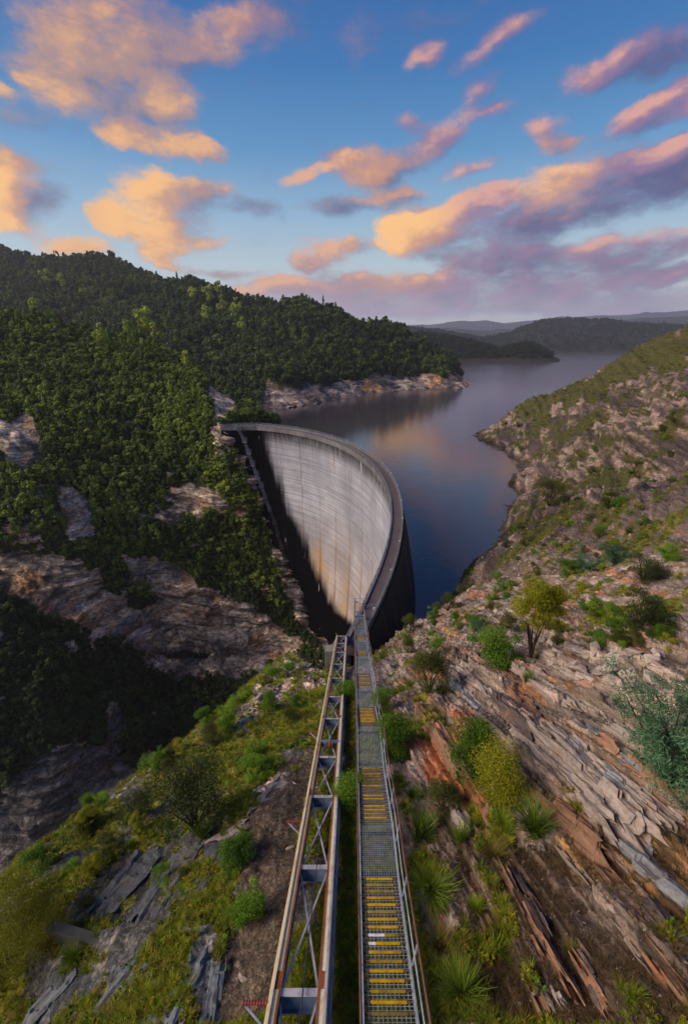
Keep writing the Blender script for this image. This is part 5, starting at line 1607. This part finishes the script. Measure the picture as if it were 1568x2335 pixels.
def leaves_np(rng, clumps, n, size, elong=1.6, out_bias=.6, flat=0.0):
    """leaf quads spread over clumps [(centre, radii, weight)]"""
    C = np.array([c for c, r, w in clumps], float); Rr = np.array([r for c, r, w in clumps], float); W = np.array([w for c, r, w in clumps], float)
    ci = rng.choice(len(C), n, p=W / W.sum())
    d = rng.normal(size=(n, 3)); d /= np.linalg.norm(d, axis=1, keepdims=True)
    rad = rng.random(n) ** .45
    P = C[ci] + d * Rr[ci] * rad[:, None]
    nr = d * out_bias + rng.normal(size=(n, 3)) * (1 - out_bias) + np.array([0, 0, flat]); nr /= np.linalg.norm(nr, axis=1, keepdims=True)
    a = np.cross(nr, rng.normal(size=(n, 3))); a /= np.linalg.norm(a, axis=1, keepdims=True)
    b = np.cross(nr, a)
    s = size * (.6 + .8 * rng.random(n))[:, None]
    a *= s * elong * .5; b *= s * .5
    V = np.stack([P - a, P - b * .8 + a * .1, P + a, P + b * .8 + a * .1], 1).reshape(-1, 3)
    F = np.arange(4 * n).reshape(n, 4)
    tone = rng.random(len(C))
    sh = np.repeat(np.clip(.55 * tone[ci] + .45 * rng.random(n), 0, 1), 4)
    return V, F, sh


def make_leaf_mesh(name, V, F, sh, m):
    o = mesh_np(name, V, F, m, None, False, False)
    attr_f(o, 'shade', sh)
    return o.data


def crown_clumps(rng, n, h0, h1, w, shape='dome'):
    out = []
    for i in range(n):
        f = rng.random(); z = h0 + (h1 - h0) * f
        if shape == 'dome': rr = w * math.sqrt(max(.05, 1 - (2 * f - .9) ** 2 * .8))
        elif shape == 'cone': rr = w * (1.05 - .85 * f)
        else: rr = w
        a = rng.random() * 2 * math.pi; q = math.sqrt(rng.random()) * rr
        s = (.10 + .22 * rng.random() ** 1.6) * (h1 - h0) * (1.0 if shape != 'cone' else .8)
        out.append(((math.cos(a) * q, math.sin(a) * q, z), (s * 1.15, s * 1.15, s * .85), s ** 2))
    return out


def trunk_mb(rng, pts_list, mbd=None):
    mb = mbd or MB()
    for pts, r0, r1 in pts_list:
        k = len(pts); mb.tube(pts, [r0 + (r1 - r0) * i / (k - 1) for i in range(k)], 6)
    return mb


def stems(rng, n, h, spread, r, wig=.06):
    out = []
    for i in range(n):
        a = rng.random() * 6.283; tx, ty = math.cos(a) * spread * rng.random() ** .5, math.sin(a) * spread * rng.random() ** .5
        hh = h * (.75 + .3 * rng.random()); pts = []
        for j in range(6):
            f = j / 5; pts.append((tx * f ** 1.4 + rng.normal() * wig * f * h * .3, ty * f ** 1.4 + rng.normal() * wig * f * h * .3, hh * f - .06))
        out.append((pts, r, r * .25))
    return out


def forest_proto(seed, kind, m=None):
    m = m or M_FOREST
    rng = np.random.default_rng(seed)
    if kind == 'tall': cl = crown_clumps(rng, 13, .35, .95, .24, 'cone'); n, s = 420, .085
    elif kind == 'dome': cl = crown_clumps(rng, 12, .3, .92, .38); n, s = 480, .10
    else: cl = crown_clumps(rng, 11, .12, .9, .42); n, s = 460, .11
    V, F, sh = leaves_np(rng, cl, n, s, 1.4, .65, .25)
    if kind == 'tall' and seed % 2:
        n = 300
    return make_leaf_mesh('forest_tree_%d' % seed, V, F, sh, m)


PROTO = bpy.data.collections.new('forest_kinds')


def protos(meshes, name):
    c = bpy.data.collections.new(name)
    for i, me in enumerate(meshes):
        o = bpy.data.objects.new('%s_%02d' % (name, i), me); c.objects.link(o)
    return c


def scatter(name, pts, rot, scl, idx, coll):
    """one ground-cover or far-forest object: instances of the plants in coll on given points"""
    me = bpy.data.meshes.new(name); me.vertices.add(len(pts)); me.vertices.foreach_set('co', np.ascontiguousarray(pts, dtype=np.float32).ravel()); me.update()
    o = bpy.data.objects.new(name, me); COL.objects.link(o); o['kind'] = 'stuff'
    attr_v(o, 'rot', rot); attr_v(o, 'scl', scl)
    a = me.attributes.new('idx', 'INT', 'POINT'); a.data.foreach_set('value', np.ascontiguousarray(idx, dtype=np.int32))
    g = bpy.data.node_groups.new(name, 'GeometryNodeTree')
    g.interface.new_socket('Geometry', in_out='INPUT', socket_type='NodeSocketGeometry'); g.interface.new_socket('Geometry', in_out='OUTPUT', socket_type='NodeSocketGeometry')
    N = g.nodes; L = g.links
    gi = N.new('NodeGroupInput'); go = N.new('NodeGroupOutput'); ip = N.new('GeometryNodeInstanceOnPoints'); ci = N.new('GeometryNodeCollectionInfo')
    ci.inputs['Collection'].default_value = coll; ci.inputs['Separate Children'].default_value = True; ci.inputs['Reset Children'].default_value = True
    ip.inputs['Pick Instance'].default_value = True

    def na(nm, dt):
        n = N.new('GeometryNodeInputNamedAttribute'); n.data_type = dt; n.inputs[0].default_value = nm
        return n.outputs[0]
    L.new(gi.outputs[0], ip.inputs['Points']); L.new(ci.outputs[0], ip.inputs['Instance']); L.new(na('idx', 'INT'), ip.inputs['Instance Index'])
    e2r = N.new('FunctionNodeEulerToRotation'); L.new(na('rot', 'FLOAT_VECTOR'), e2r.inputs[0]); L.new(e2r.outputs[0], ip.inputs['Rotation'])
    L.new(na('scl', 'FLOAT_VECTOR'), ip.inputs['Scale']); L.new(ip.outputs[0], go.inputs[0])
    m = o.modifiers.new('scatter', 'NODES'); m.node_group = g
    return o


def sample_sheet(S, n, rng, mask, pw=1.0):
    P = S['P']; a = P[:-1, :-1]; e1 = P[:-1, 1:] - a; e2 = P[1:, :-1] - a
    ar = np.linalg.norm(np.cross(e1, e2), axis=2) * mask[:-1, :-1]
    ar = (ar ** pw).ravel(); i = rng.choice(len(ar), n, p=ar / ar.sum())
    r = rng.random((n, 2)); A = a.reshape(-1, 3)[i]
    pts = A + e1.reshape(-1, 3)[i] * r[:, :1] + e2.reshape(-1, 3)[i] * r[:, 1:]
    return pts, i


def forest(name, S, n, hlo, hhi, seed, coll, nk, mask=None, pw=1.0, wide=1.0):
    rng = np.random.default_rng(seed)
    m = (S['rock'] < .5).astype(float) if mask is None else mask
    pts, i = sample_sheet(S, n, rng, m, pw)
    h = hlo + (hhi - hlo) * rng.random(n) ** 2.0; h = np.where(rng.random(n) < .035, hhi * (1.05 + .35 * rng.random(n)), h)
    if name in ('gorge_forest', 'ravine_forest'):
        _, v, _ = proj(pts); h = h * np.interp(v, [750, 950, 1150, 1400, 1900], [1.0, .95, .75, .8, .85])
    w = h * (.6 + .75 * rng.random(n)) * wide * np.where(h > hhi, .55, 1)
    scl = np.c_[w, w, h]; rot = np.c_[rng.normal(0, .06, n), rng.normal(0, .06, n), rng.random(n) * 6.283]
    pts[:, 2] -= h * .12
    return scatter(name, pts, rot, scl, rng.integers(0, nk, n), coll)


kinds = ['dome', 'tall', 'low', 'dome', 'tall', 'low', 'dome', 'low', 'tall', 'dome']
FC = protos([forest_proto(900 + i, k) for i, k in enumerate(kinds)], 'forest_tree')
FN = protos([forest_proto(930 + i, k, M_FORESTN) for i, k in enumerate(kinds)], 'spur_tree')
FR = protos([forest_proto(960 + i, k, M_RAVINE_SHADE) for i, k in enumerate(kinds[:6])], 'ravine_tree')
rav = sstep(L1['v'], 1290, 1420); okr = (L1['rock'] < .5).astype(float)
forest('gorge_forest', L1, 13500, 1.8, 7.4, 1, FN, len(kinds), okr * (1 - rav))
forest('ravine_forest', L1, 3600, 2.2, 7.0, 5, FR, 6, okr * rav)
m2 = (L2['rock'] < .5).astype(float)
forest('mountain_forest', L2, 11000, 8, 17, 2, FC, len(kinds), m2)
mk = (F1['rock'] < .4).astype(float); mk[:4] = 0
FF = protos([forest_proto(980 + i, k, M_FARLEAF) for i, k in enumerate(kinds)], 'far_tree')
forest('headland_forest', F1, 4200, 6, 13, 3, FF, len(kinds), mk, 1.0, 1.3)
mk = (F2['rock'] < .4).astype(float); mk[:4] = 0
forest('shore_forest', F2, 8000, 9, 19, 4, FF, len(kinds), mk, 1.0, 1.5)

# ---- single pale gums that stand out of the far forest
rngp = np.random.default_rng(77)


def gum_mesh(seed):
    rng = np.random.default_rng(seed)
    cl = crown_clumps(rng, 10, .45, .97, .30)
    return make_leaf_mesh('gum_crown', *leaves_np(rng, cl, 420, .075, 1.4, .6, .3), M_GUM)


def gum_trunk(seed):
    rng = np.random.default_rng(seed); mb = trunk_mb(rng, stems(rng, 3, .75, .22, .018))
    me = bpy.data.meshes.new('gum_trunk'); me.from_pydata(mb.v, [], mb.f); me.materials.append(M_GREYBARK); return me


GM = [(gum_mesh(60 + i), gum_trunk(80 + i)) for i in range(3)]


def sheet_at(S, u, v):
    d = (S['u'] - u) ** 2 + (S['v'] - v) ** 2; d[:S['n']] = 1e9
    return S['P'].reshape(-1, 3)[np.argmin(d)]


def gum(S, u, v, h, label, group, i):
    p = sheet_at(S, u, v)
    t = empty('gum_tree', (p[0], p[1], p[2] - .3), label, 'tree', group); t.rotation_euler = (0, 0, i * 1.3)
    for nm, me in zip(('crown', 'trunk'), GM[i % 3]):
        o = bpy.data.objects.new(nm, me); COL.objects.link(o); o.parent = t; o.scale = (h * 1.15, h * 1.15, h * 1.35)


for i, (u, v, h) in enumerate([(345, 772, 17), (322, 776, 12), (368, 778, 13), (295, 770, 11)]):
    gum(L1, u, v, h, ['tallest pale gum tree on the crest of the wooded spur', 'pale gum tree just beside the tallest one on the spur crest', 'rounded pale gum tree on the spur crest towards the dam', 'smaller pale gum tree at the far end of the spur crest row'][i], 'pale gums on the spur crest', i)
for i, (u, v, h) in enumerate([(240, 810, 14), (92, 722, 11), (455, 806, 9), (130, 705, 9)]):
    gum(L1, u, v, h, ['lone pale gum tree low on the near wooded spur', 'pale spreading gum tree at the skyline of the near spur', 'low pale gum tree on the spur shoulder above the abutment', 'thin pale gum tree behind the near spur skyline'][i], None, i + 4)
for i, (u, v, h) in enumerate([(480, 705, 24), (505, 720, 26), (530, 740, 20), (470, 745, 22), (550, 755, 18), (445, 700, 18), (500, 690, 18), (545, 725, 20), (110, 665, 24), (150, 672, 22), (190, 680, 18)]):
    gum(L2, u, v, h, 'pale gum tree standing among dark forest on the mountain flank', 'pale gums on the mountain flank', i)

# ---- near shrubs, tussocks and small trees


def place_h(P, vtop):
    hs_ = np.linspace(.15, 9, 400); Q = np.array(P)[None] + np.c_[hs_ * 0, hs_ * 0, hs_]
    vv = proj(Q)[1]
    return float(hs_[np.argmin(np.abs(vv - vtop))])


def shrub_meshes(kind, seed):
    """(crown mesh, stem mesh) of unit height"""
    rng = np.random.default_rng(seed)
    if kind == 'dense':
        cl = crown_clumps(rng, 20, .10, .92, .50); n, s, e, ob, fl = 9000, .020, 2.0, .5, .2; st_ = stems(rng, 6, .6, .3, .022); m = M_GREEN
    elif kind == 'olive':
        cl = crown_clumps(rng, 26, .22, .92, .40); n, s, e, ob, fl = 11000, .013, 2.6, .35, 0; st_ = stems(rng, 9, .85, .34, .018); m = M_OLIVE
    elif kind == 'dark':
        cl = crown_clumps(rng, 24, .25, .95, .40); n, s, e, ob, fl = 9000, .0125, 2.8, .3, 0; st_ = stems(rng, 12, .92, .4, .016); m = M_DARK
    elif kind == 'yellow':
        cl = crown_clumps(rng, 34, .42, .95, .40); n, s, e, ob, fl = 20000, .0125, 2.2, .5, .25; st_ = stems(rng, 8, .62, .26, .026); m = M_YELLOW
    elif kind == 'column':
        cl = crown_clumps(rng, 30, .08, .92, .24); n, s, e, ob, fl = 14000, .011, 2.6, .4, 0; st_ = stems(rng, 6, .85, .14, .014); m = M_GREEN
    elif kind == 'ycolumn':
        cl = crown_clumps(rng, 30, .08, .92, .27); n, s, e, ob, fl = 14000, .011, 2.6, .4, 0; st_ = stems(rng, 6, .85, .16, .014); m = M_YELLOW if seed % 2 else M_OLIVE
    elif kind == 'wattle':
        cl = []; st_ = stems(rng, 14, .95, .62, .016, .10)
        for pts, _, _ in st_:
            for f in (2, 3, 4, 5):
                for q in range(3):
                    c = np.array(pts[f]) + rng.normal(size=3) * .09
                    cl.append((tuple(c), (.11, .11, .035), 1.0))
        n, s, e, ob, fl = 15000, .010, 4.0, .15, .8; m = M_WATTLE
    elif kind == 'ybush':
        cl = crown_clumps(rng, 40, .02, .85, .62); n, s, e, ob, fl = 42000, .0065, 3.4, .25, .1; st_ = stems(rng, 6, .4, .3, .01); m = M_HEATH
    elif kind == 'bare':
        cl = crown_clumps(rng, 12, .5, .95, .4); n, s, e, ob, fl = 260, .03, 2.5, .3, 0; st_ = stems(rng, 22, .95, .45, .012, .1); m = M_OLIVE
    else:
        cl = crown_clumps(rng, 18, .10, .85, .55); n, s, e, ob, fl = 6500, .021, 2.0, .45, .2; st_ = stems(rng, 4, .5, .3, .02); m = [M_GREEN, M_OLIVE, M_YELLOW][seed % 3]
    c = make_leaf_mesh('shrub_crown', *leaves_np(rng, cl, n, s, e, ob, fl), m)
    mb = trunk_mb(rng, st_); me = bpy.data.meshes.new('shrub_stem'); me.from_pydata(mb.v, [], mb.f); me.materials.append(M_GREYBARK if kind == 'bare' else M_BARK)
    return c, me


def tussock_mesh(seed, nb=220, seg=5, w=.022, droop=.9, spread=.75):
    rng = np.random.default_rng(seed); V = []; F = []; sh = []
    for i in range(nb):
        a = rng.random() * 6.283; L_ = .75 + .45 * rng.random(); q = rng.random() ** .7
        lean = .15 + spread * q; x0, y0 = rng.normal() * .07, rng.normal() * .07
        d = np.array([math.cos(a), math.sin(a), 0]); side = np.array([-math.sin(a), math.cos(a), 0])
        ang = math.pi / 2 - lean * .55; p = np.array([x0, y0, -.02]); k = len(V); tone = rng.random()
        for j in range(seg + 1):
            f = j / seg; ww = w * (1 - f ** 1.5) + .002
            V += [p - side * ww / 2, p + side * ww / 2]; sh += [np.clip(tone * .7 + f * .3, 0, 1)] * 2
            ang -= droop * lean / seg * (.6 + f); p = p + (d * math.cos(ang) + np.array([0, 0, math.sin(ang)])) * L_ / seg
        for j in range(seg): F.append((k + 2 * j, k + 2 * j + 1, k + 2 * j + 3, k + 2 * j + 2))
    return np.array(V), np.array(F), np.array(sh)


MESHES = {}


def shrub_kind(kind, var):
    if (kind, var) not in MESHES: MESHES[kind, var] = shrub_meshes(kind, 1000 + hash_s(kind) % 500 + var * 17)
    return MESHES[kind, var]


def hash_s(s): return sum(ord(c) * (i * 7 + 3) for i, c in enumerate(s))


def shrub(kind, u, v, vtop, label, wide=1.0, name='shrub', group=None, var=0, cat='shrub'):
    P = ground_hit(u, v)
    if P is None: return None
    h = place_h(P, vtop) if vtop < 100000 else vtop - 100000
    t = empty(name, tuple(P), label, cat, group); t.rotation_euler = (0, 0, (u * 7 + v) % 6.28)
    for nm, me in zip(('crown', 'stem'), shrub_kind(kind, var)):
        o = bpy.data.objects.new(nm, me); COL.objects.link(o); o.parent = t; o.scale = (h * wide * (.85 + .3 * ((u * 13) % 10) / 10), h * wide * (.85 + .3 * ((v * 7) % 10) / 10), h)
    return t


SH = [
    ('yellow', 1209, 1500, 1330, 'round yellow-green tree on dark bare stems above the dam', .62, 'small_tree'),
    ('dense', 1128, 1514, 1424, 'broad bright green shrub beside the round yellow-green tree', 1.15, 'shrub'),
    ('wattle', 1084, 1440, 1405, 'tiny blue-green feathery shrub on the pale gravel', 1.0, 'shrub'),
    ('olive', 977, 1580, 1486, 'big olive shrub on the ledge over the reddish rock face', 1.15, 'shrub'),
    ('dark', 1457, 1436, 1340, 'thin brown-leaved shrub with black branching stems', 1.0, 'shrub'),
    ('dense', 1342, 1399, 1354, 'small bright shrub alone on open brown rock', .9, 'shrub'),
    ('olive', 934, 1444, 1402, 'upright olive shrub near the edge above the lake wall', .9, 'shrub'),
    ('olive', 929, 1489, 1457, 'squat olive shrub on the pale rock beside the stairs', 1.0, 'shrub'),
    ('dense', 992, 1486, 1447, 'narrow green shrub on the pale gravel ledge', .8, 'shrub'),
    ('olive', 1019, 1394, 1350, 'dark leafy shrub on the brink above the lake', .8, 'shrub'),
    ('dense', 984, 1411, 1384, 'round little green shrub on the ledge rim', 1.0, 'shrub'),
    ('bare', 949, 1414, 1376, 'grey leafless shrub at the corner by the dam', 1.0, 'shrub'),
    ('dense', 1040, 1430, 1394, 'loose green shrub between two ledge shrubs', .9, 'shrub'),
    ('column', 1075, 1769, 1630, 'tall grey-green shrub in the cleft below the bedded rock', .95, 'shrub'),
    ('ycolumn', 1130, 1825, 1690, 'tall yellow-green shrub against the big pale slab', .95, 'shrub'),
    ('column', 893, 1728, 1632, 'upright bright green shrub squeezed beside the stair handrail', 1.1, 'shrub'),
    ('column', 868, 1628, 1574, 'small dark upright shrub beside the stair handrail', 1.1, 'shrub'),
    ('olive', 1006, 1848, 1790, 'dark rounded shrub behind the first grass tussock', 1.2, 'shrub'),
    ('wattle', 1330, 1306, 1258, 'blue-green feathery shrub in a row on the far rocks', 1.4, 'shrub'),
    ('wattle', 1400, 1290, 1240, 'larger blue-green shrub in the row on the far rocks', 1.5, 'shrub'),
    ('dense', 1290, 1318, 1278, 'green shrub at the lakeward end of the blue-green row', 1.2, 'shrub'),
    ('yellow', 1395, 1262, 1228, 'yellowish bush standing behind the blue-green row', 1.2, 'shrub'),
    ('dark', 1462, 1326, 1262, 'dark bushy shrub just above the brown thin shrub', 1.2, 'shrub'),
    ('dense', 1520, 1282, 1232, 'leafy green shrub near the edge of the upper scrub', 1.2, 'shrub'),
    ('olive', 1250, 1158, 1064, 'tall dark shrub above the lake with a bare pale top', 1.0, 'shrub'),
    ('dark', 1384, 1160, 1122, 'low dark shrub on the brown layered hillside', 1.5, 'shrub'),
    ('dense', 1404, 1158, 1128, 'green shrub touching the low dark one on the hillside', 1.1, 'shrub'),
    ('dense', 1300, 1202, 1182, 'tiny green shrub on the brown layered hillside', 1.1, 'shrub'),
    ('dense', 1366, 1222, 1196, 'little round shrub on the smooth brown rock', 1.0, 'shrub'),
    ('dense', 355, 1752, 1712, 'bright round shrub right on the gorge rim', 1.15, 'shrub'),
    ('dark', 448, 1896, 1756, 'large dark wispy shrub standing on the grassy spur', 1.05, 'shrub'),
    ('dense', 520, 1660, 1608, 'tall bright green shrub on the rim of the spur', 1.0, 'shrub'),
    ('dense', 470, 1652, 1620, 'bushy green shrub next to the tall rim shrub', 1.2, 'shrub'),
    ('ycolumn', 487, 1694, 1650, 'pointed yellow-green shrub below the rim shrubs', 1.2, 'shrub'),
    ('olive', 540, 1580, 1548, 'dark rounded shrub overhanging the gorge', 1.2, 'shrub'),
    ('yellow', 600, 1566, 1542, 'small golden shrub on the pale spur rocks', 1.2, 'shrub'),
    ('dense', 560, 1598, 1572, 'small leafy shrub beneath the golden one', 1.2, 'shrub'),
    ('dense', 622, 1540, 1516, 'low green bush in the hollow near the rail footing', 1.8, 'shrub'),
    ('dense', 655, 1528, 1508, 'second low green bush in the hollow near the rail footing', 1.6, 'shrub'),
    ('column', 613, 1614, 1576, 'slim dark shrub standing alone on grey rock', 1.2, 'shrub'),
    ('dark', 320, 1862, 1812, 'dark spreading shrub halfway along the spur edge', 1.3, 'shrub'),
    ('dense', 205, 1882, 1852, 'bright shrub low on the spur edge', 1.2, 'shrub'),
    ('dense', 95, 1985, 1945, 'round shrub at the lowest corner of the spur edge', 1.2, 'shrub'),
    ('ybush', 25, 2215, 2060, 'wide soft yellow-green bush beside the concrete ledge', .8, 'bush'),
    ('dense', 582, 1778, 1740, 'vivid green shrub above the white quartz rock', 1.4, 'shrub'),
    ('olive', 664, 1645, 1616, 'grassy olive shrub beside the rusty girder', 1.3, 'shrub'),
    ('column', 799, 1840, 1775, 'leafy shrub growing up between railway and stairs', 1.5, 'shrub'),
    ('column', 795, 1600, 1550, 'narrow dark shrub between railway and stairs', 1.4, 'shrub'),
]
for i, (kd, u, v, vt, lb, wd, nm) in enumerate(SH):
    shrub(kd, u, v, vt, lb, wd, nm, None, i % 2, 'tree' if nm == 'small_tree' else 'shrub')
shrub('wattle', 1520, 1800, 100000 + 4.1, 'large blue-green wattle tree leaning over the pale rock slabs', 1.0, 'wattle_tree', None, 1, 'tree')

# small shrubs scattered where the ground lets them grow
rs = np.random.default_rng(5)
spots = []
for a in range(4000):
    if len(spots) >= 150: break
    if rs.random() < .5: u, v = rs.uniform(60, 720), rs.uniform(1500, 2080); side = 0
    else: u, v = rs.uniform(880, 1560), rs.uniform(940, 1480); side = 1
    P = ground_hit(u, v)
    if P is None or P[2] < -15 or P[2] > 60: continue
    if side == 0 and (P[0] > -3.2 or P[2] < -12): continue
    if side == 1 and P[0] < 4.5: continue
    if side == 0:
        dr = min(abs(np.interp(v, [1474, 1534, 1609, 1714, 1814, 1939, 2015], [725, 600, 525, 370, 250, 120, 0]) - u), 400)
        if rs.random() > math.exp(-dr / 90) + .12: continue
    elif P[1] > 120 and rs.random() > .6: continue
    spots.append((u, v, P, side))
for i, (u, v, P, side) in enumerate(spots):
    kd = ['small', 'small', 'dense', 'olive', 'column', 'yellow'][int(rs.integers(0, 6))] if side == 0 else ['small', 'small', 'dense', 'olive'][int(rs.integers(0, 4))]
    h = rs.uniform(.45, 1.3) if side == 0 else rs.uniform(.5, 1.4) * (1 + .006 * P[1])
    t = empty('small_shrub', tuple(P - np.array([0, 0, .05])), 'small leafy shrub rooted among grass on the spur edge over the gorge' if side == 0 else 'small leafy shrub rooted in cracks of the bare rocky hillside', 'shrub', 'small shrubs along the spur edge' if side == 0 else 'small shrubs on the rocky hillside')
    t.rotation_euler = (0, 0, rs.random() * 6.28)
    for nm, me in zip(('crown', 'stem'), shrub_kind(kd, i % 3)):
        o = bpy.data.objects.new(nm, me); COL.objects.link(o); o.parent = t; o.scale = (h * (.8 + .6 * ((u * 13) % 1)), h * (.8 + .6 * ((v * 17) % 1)), h)

TM = {}
for nm, m in (('g', M_TUSSOCK), ('d', M_DRY), ('l', M_LAWN)):
    for q in range(2): TM[nm, q] = make_leaf_mesh('tussock_blades', *tussock_mesh(300 + q + ord(nm), 300), m)
TUS = [(955, 1915, 1.25, 'g', 'long green grass tussock nearest the stair landing'), (982, 2030, 1.2, 'g', 'spiky round grass tussock close beside the stair handrail'), (1222, 1900, 1.35, 'g', 'biggest grass tussock against the foot of the pale slab'),
       (1130, 2165, 1.0, 'g', 'bright grass tussock amid the ochre strata'), (1058, 2275, .95, 'g', 'lowest long-bladed tussock near the stair'), (1050, 1925, .8, 'g', 'small upright tussock between two ochre ribs'),
       (1124, 1962, .8, 'd', 'thin straw-coloured tussock below the big tussock'), (936, 1815, .8, 'g', 'first small tussock beyond the landing'), (1146, 1878, .65, 'l', 'tiny tuft next to the biggest tussock'), (1000, 2170, .9, 'd', 'dry brown tussock in the shade near the handrail'),
       (465, 1908, .95, 'g', 'spiky tussock at the foot of the dark wispy shrub'), (100, 2165, 1.0, 'd', 'tall dry tussock in front of the concrete ledge'), (170, 2185, .8, 'l', 'fresh green tussock under the concrete ledge'), (1200, 1555, .9, 'l', 'small tussock under the broad bright shrub'), (1000, 1575, .6, 'g', 'small spiky tuft on the bedded rock edge'),
       (1300, 2180, .5, 'd', 'small straw tuft on the dark soil slope'), (1090, 2080, .5, 'l', 'small pale tuft beside the ochre rib'), (880, 1990, .6, 'l', 'low tuft right under the stair handrail')]
for i, (u, v, s, kd, lb) in enumerate(TUS):
    P = ground_hit(u, v)
    t = empty('grass_tussock', tuple(P - np.array([0, 0, .03])), lb, 'tussock'); t.rotation_euler = (.28 * math.sin(i * 2.1), -.15 + .3 * math.cos(i * 3.3), i * 1.1)
    o = bpy.data.objects.new('blades', TM[kd, i % 2]); COL.objects.link(o); o.parent = t; o.scale = (s * (.8 + .3 * math.sin(i * 5) ** 2), s, s * (.8 + .3 * math.cos(i * 3) ** 2))

# ---- grass and heath cover of the near ground (nobody could count it)
rg = np.random.default_rng(11)
GCm = []
for q, m in enumerate((M_LAWN, M_DRY, M_LAWN, M_HEATH)):
    GCm.append(make_leaf_mesh('grass_%d' % q, *tussock_mesh(500 + q, 34, 3, .035, .9, .9), m))
for q in range(4):
    cl = crown_clumps(np.random.default_rng(40 + q), 8, .05, .5, .55)
    GCm.append(make_leaf_mesh('heath_%d' % q, *leaves_np(np.random.default_rng(45 + q), cl, 150, .13, 1.6, .4, .4), M_HEATH if q < 3 else M_GREEN))
GC = protos(GCm, 'ground_plant')
gp = GP.reshape(-1, 3); u_, v_, t_ = proj(gp)
okm = ~((gp[:, 1] > 54) & (gp[:, 0] < 15)) & (GVEG.ravel() > .5) & (u_ > -120) & (u_ < 1700) & (v_ < 2500) & (gp[:, 1] > 3) & (t_ < 330)
wgt = okm * np.where(t_ > 60, .75, 1.0)
ii = rg.choice(len(gp), 34000, p=wgt / wgt.sum())
pp = gp[ii] + rg.normal(size=(len(ii), 3)) * .04
tt_ = t_[ii]
sz = (.18 + .32 * rg.random(len(ii)) ** 1.5) * np.clip(tt_ / 34, .75, 9) ** .75
kx = np.where(rg.random(len(ii)) < .55, rg.integers(0, 4, len(ii)), rg.integers(4, 8, len(ii)))
kx = np.where(tt_ > 60, rg.integers(4, 8, len(ii)), kx)
gr_o = scatter('ground_grass', pp, np.c_[rg.normal(0, .2, len(ii)), rg.normal(0, .2, len(ii)), rg.random(len(ii)) * 6.28], np.c_[sz, sz, sz], kx, GC)
# dry stalks and dead bracken on the soil slope by the stair
wd = GREG['scrub'] * (GVEG.ravel() < .5) * (u_ < 1650) * (v_ < 2480) * (gp[:, 1] > 3)
ii = rg.choice(len(gp), 2400, p=wd / wd.sum())
DG = protos([make_leaf_mesh('dry_stalk_%d' % q, *tussock_mesh(700 + q, 16, 3, .02, .6, 1.5), M_STALK) for q in range(3)], 'dry_plant')
sz = .12 + .22 * rg.random(len(ii))
scatter('dry_undergrowth', gp[ii] + rg.normal(size=(len(ii), 3)) * .04, np.c_[rg.normal(0, .4, len(ii)), rg.normal(0, .4, len(ii)), rg.random(len(ii)) * 6.28], np.c_[sz, sz, sz], rg.integers(0, 3, len(ii)), DG)
# ---- rubble: loose stones nobody could count
rr_ = np.random.default_rng(31)
RUB = protos([hull_mesh(70 + i, M_PALE if i < 4 else M_SLABD, (1, .8, .55), 12) for i in range(7)], 'stone')
gpr = GP.reshape(-1, 3)
reg = GREG['gravel'] * 1.0 + GREG['pinkC'] * .6 + GREG['pinkA'] * .4 + GREG['track'] * .55 + (GREG['shaleA'] + GREG['shaleB'] + GREG['shaleC']) * .5 + GREG['scrub'] * .25 + GREG['slabs'] * .3 + .12 * (t_ > 25)
wgt = reg * (u_ > -50) * (u_ < 1620) * (v_ < 2450) * (t_ < 130) * (GVEG.ravel() < .6) * (gpr[:, 2] > -17) * ~((gpr[:, 1] > 56) & (gpr[:, 0] < 13))
ii = rr_.choice(len(gpr), 15000, p=wgt / wgt.sum())
ps = gpr[ii] + rr_.normal(size=(len(ii), 3)) * np.array([.05, .05, .005])
tr_ = GREG['track'][ii] + GREG['shaleA'][ii] + GREG['shaleB'][ii] + GREG['shaleC'][ii]
sz = (.05 + .25 * rr_.random(len(ii)) ** 3.0) * np.clip(t_[ii] / 28, .55, 3.2) * np.where(tr_ > 0, .45, 1.0)
scatter('rubble', ps, rr_.random((len(ii), 3)) * 6.28, np.c_[sz, sz, sz], rr_.integers(0, 7, len(ii)), RUB)

# ------------------------------------------------------------------ evening haze over the lake
hz = MB(); hz.bar((0, -60, 200), (0, 9500, 200), 19000, 720)
hob = hz.build('haze'); hob['kind'] = 'stuff'
mh = bpy.data.materials.new('haze'); mh.use_nodes = True; kh = NT(mh.node_tree); kh.n.clear()
oh = kh.node('ShaderNodeOutputMaterial'); vh = kh.node('ShaderNodeVolumePrincipled')
vh.inputs['Color'].default_value = (.80, .80, .95, 1); vh.inputs['Density'].default_value = .00007; vh.inputs['Anisotropy'].default_value = .2
kh.l.new(vh.outputs[0], oh.inputs['Volume']); hob.data.materials.append(mh)
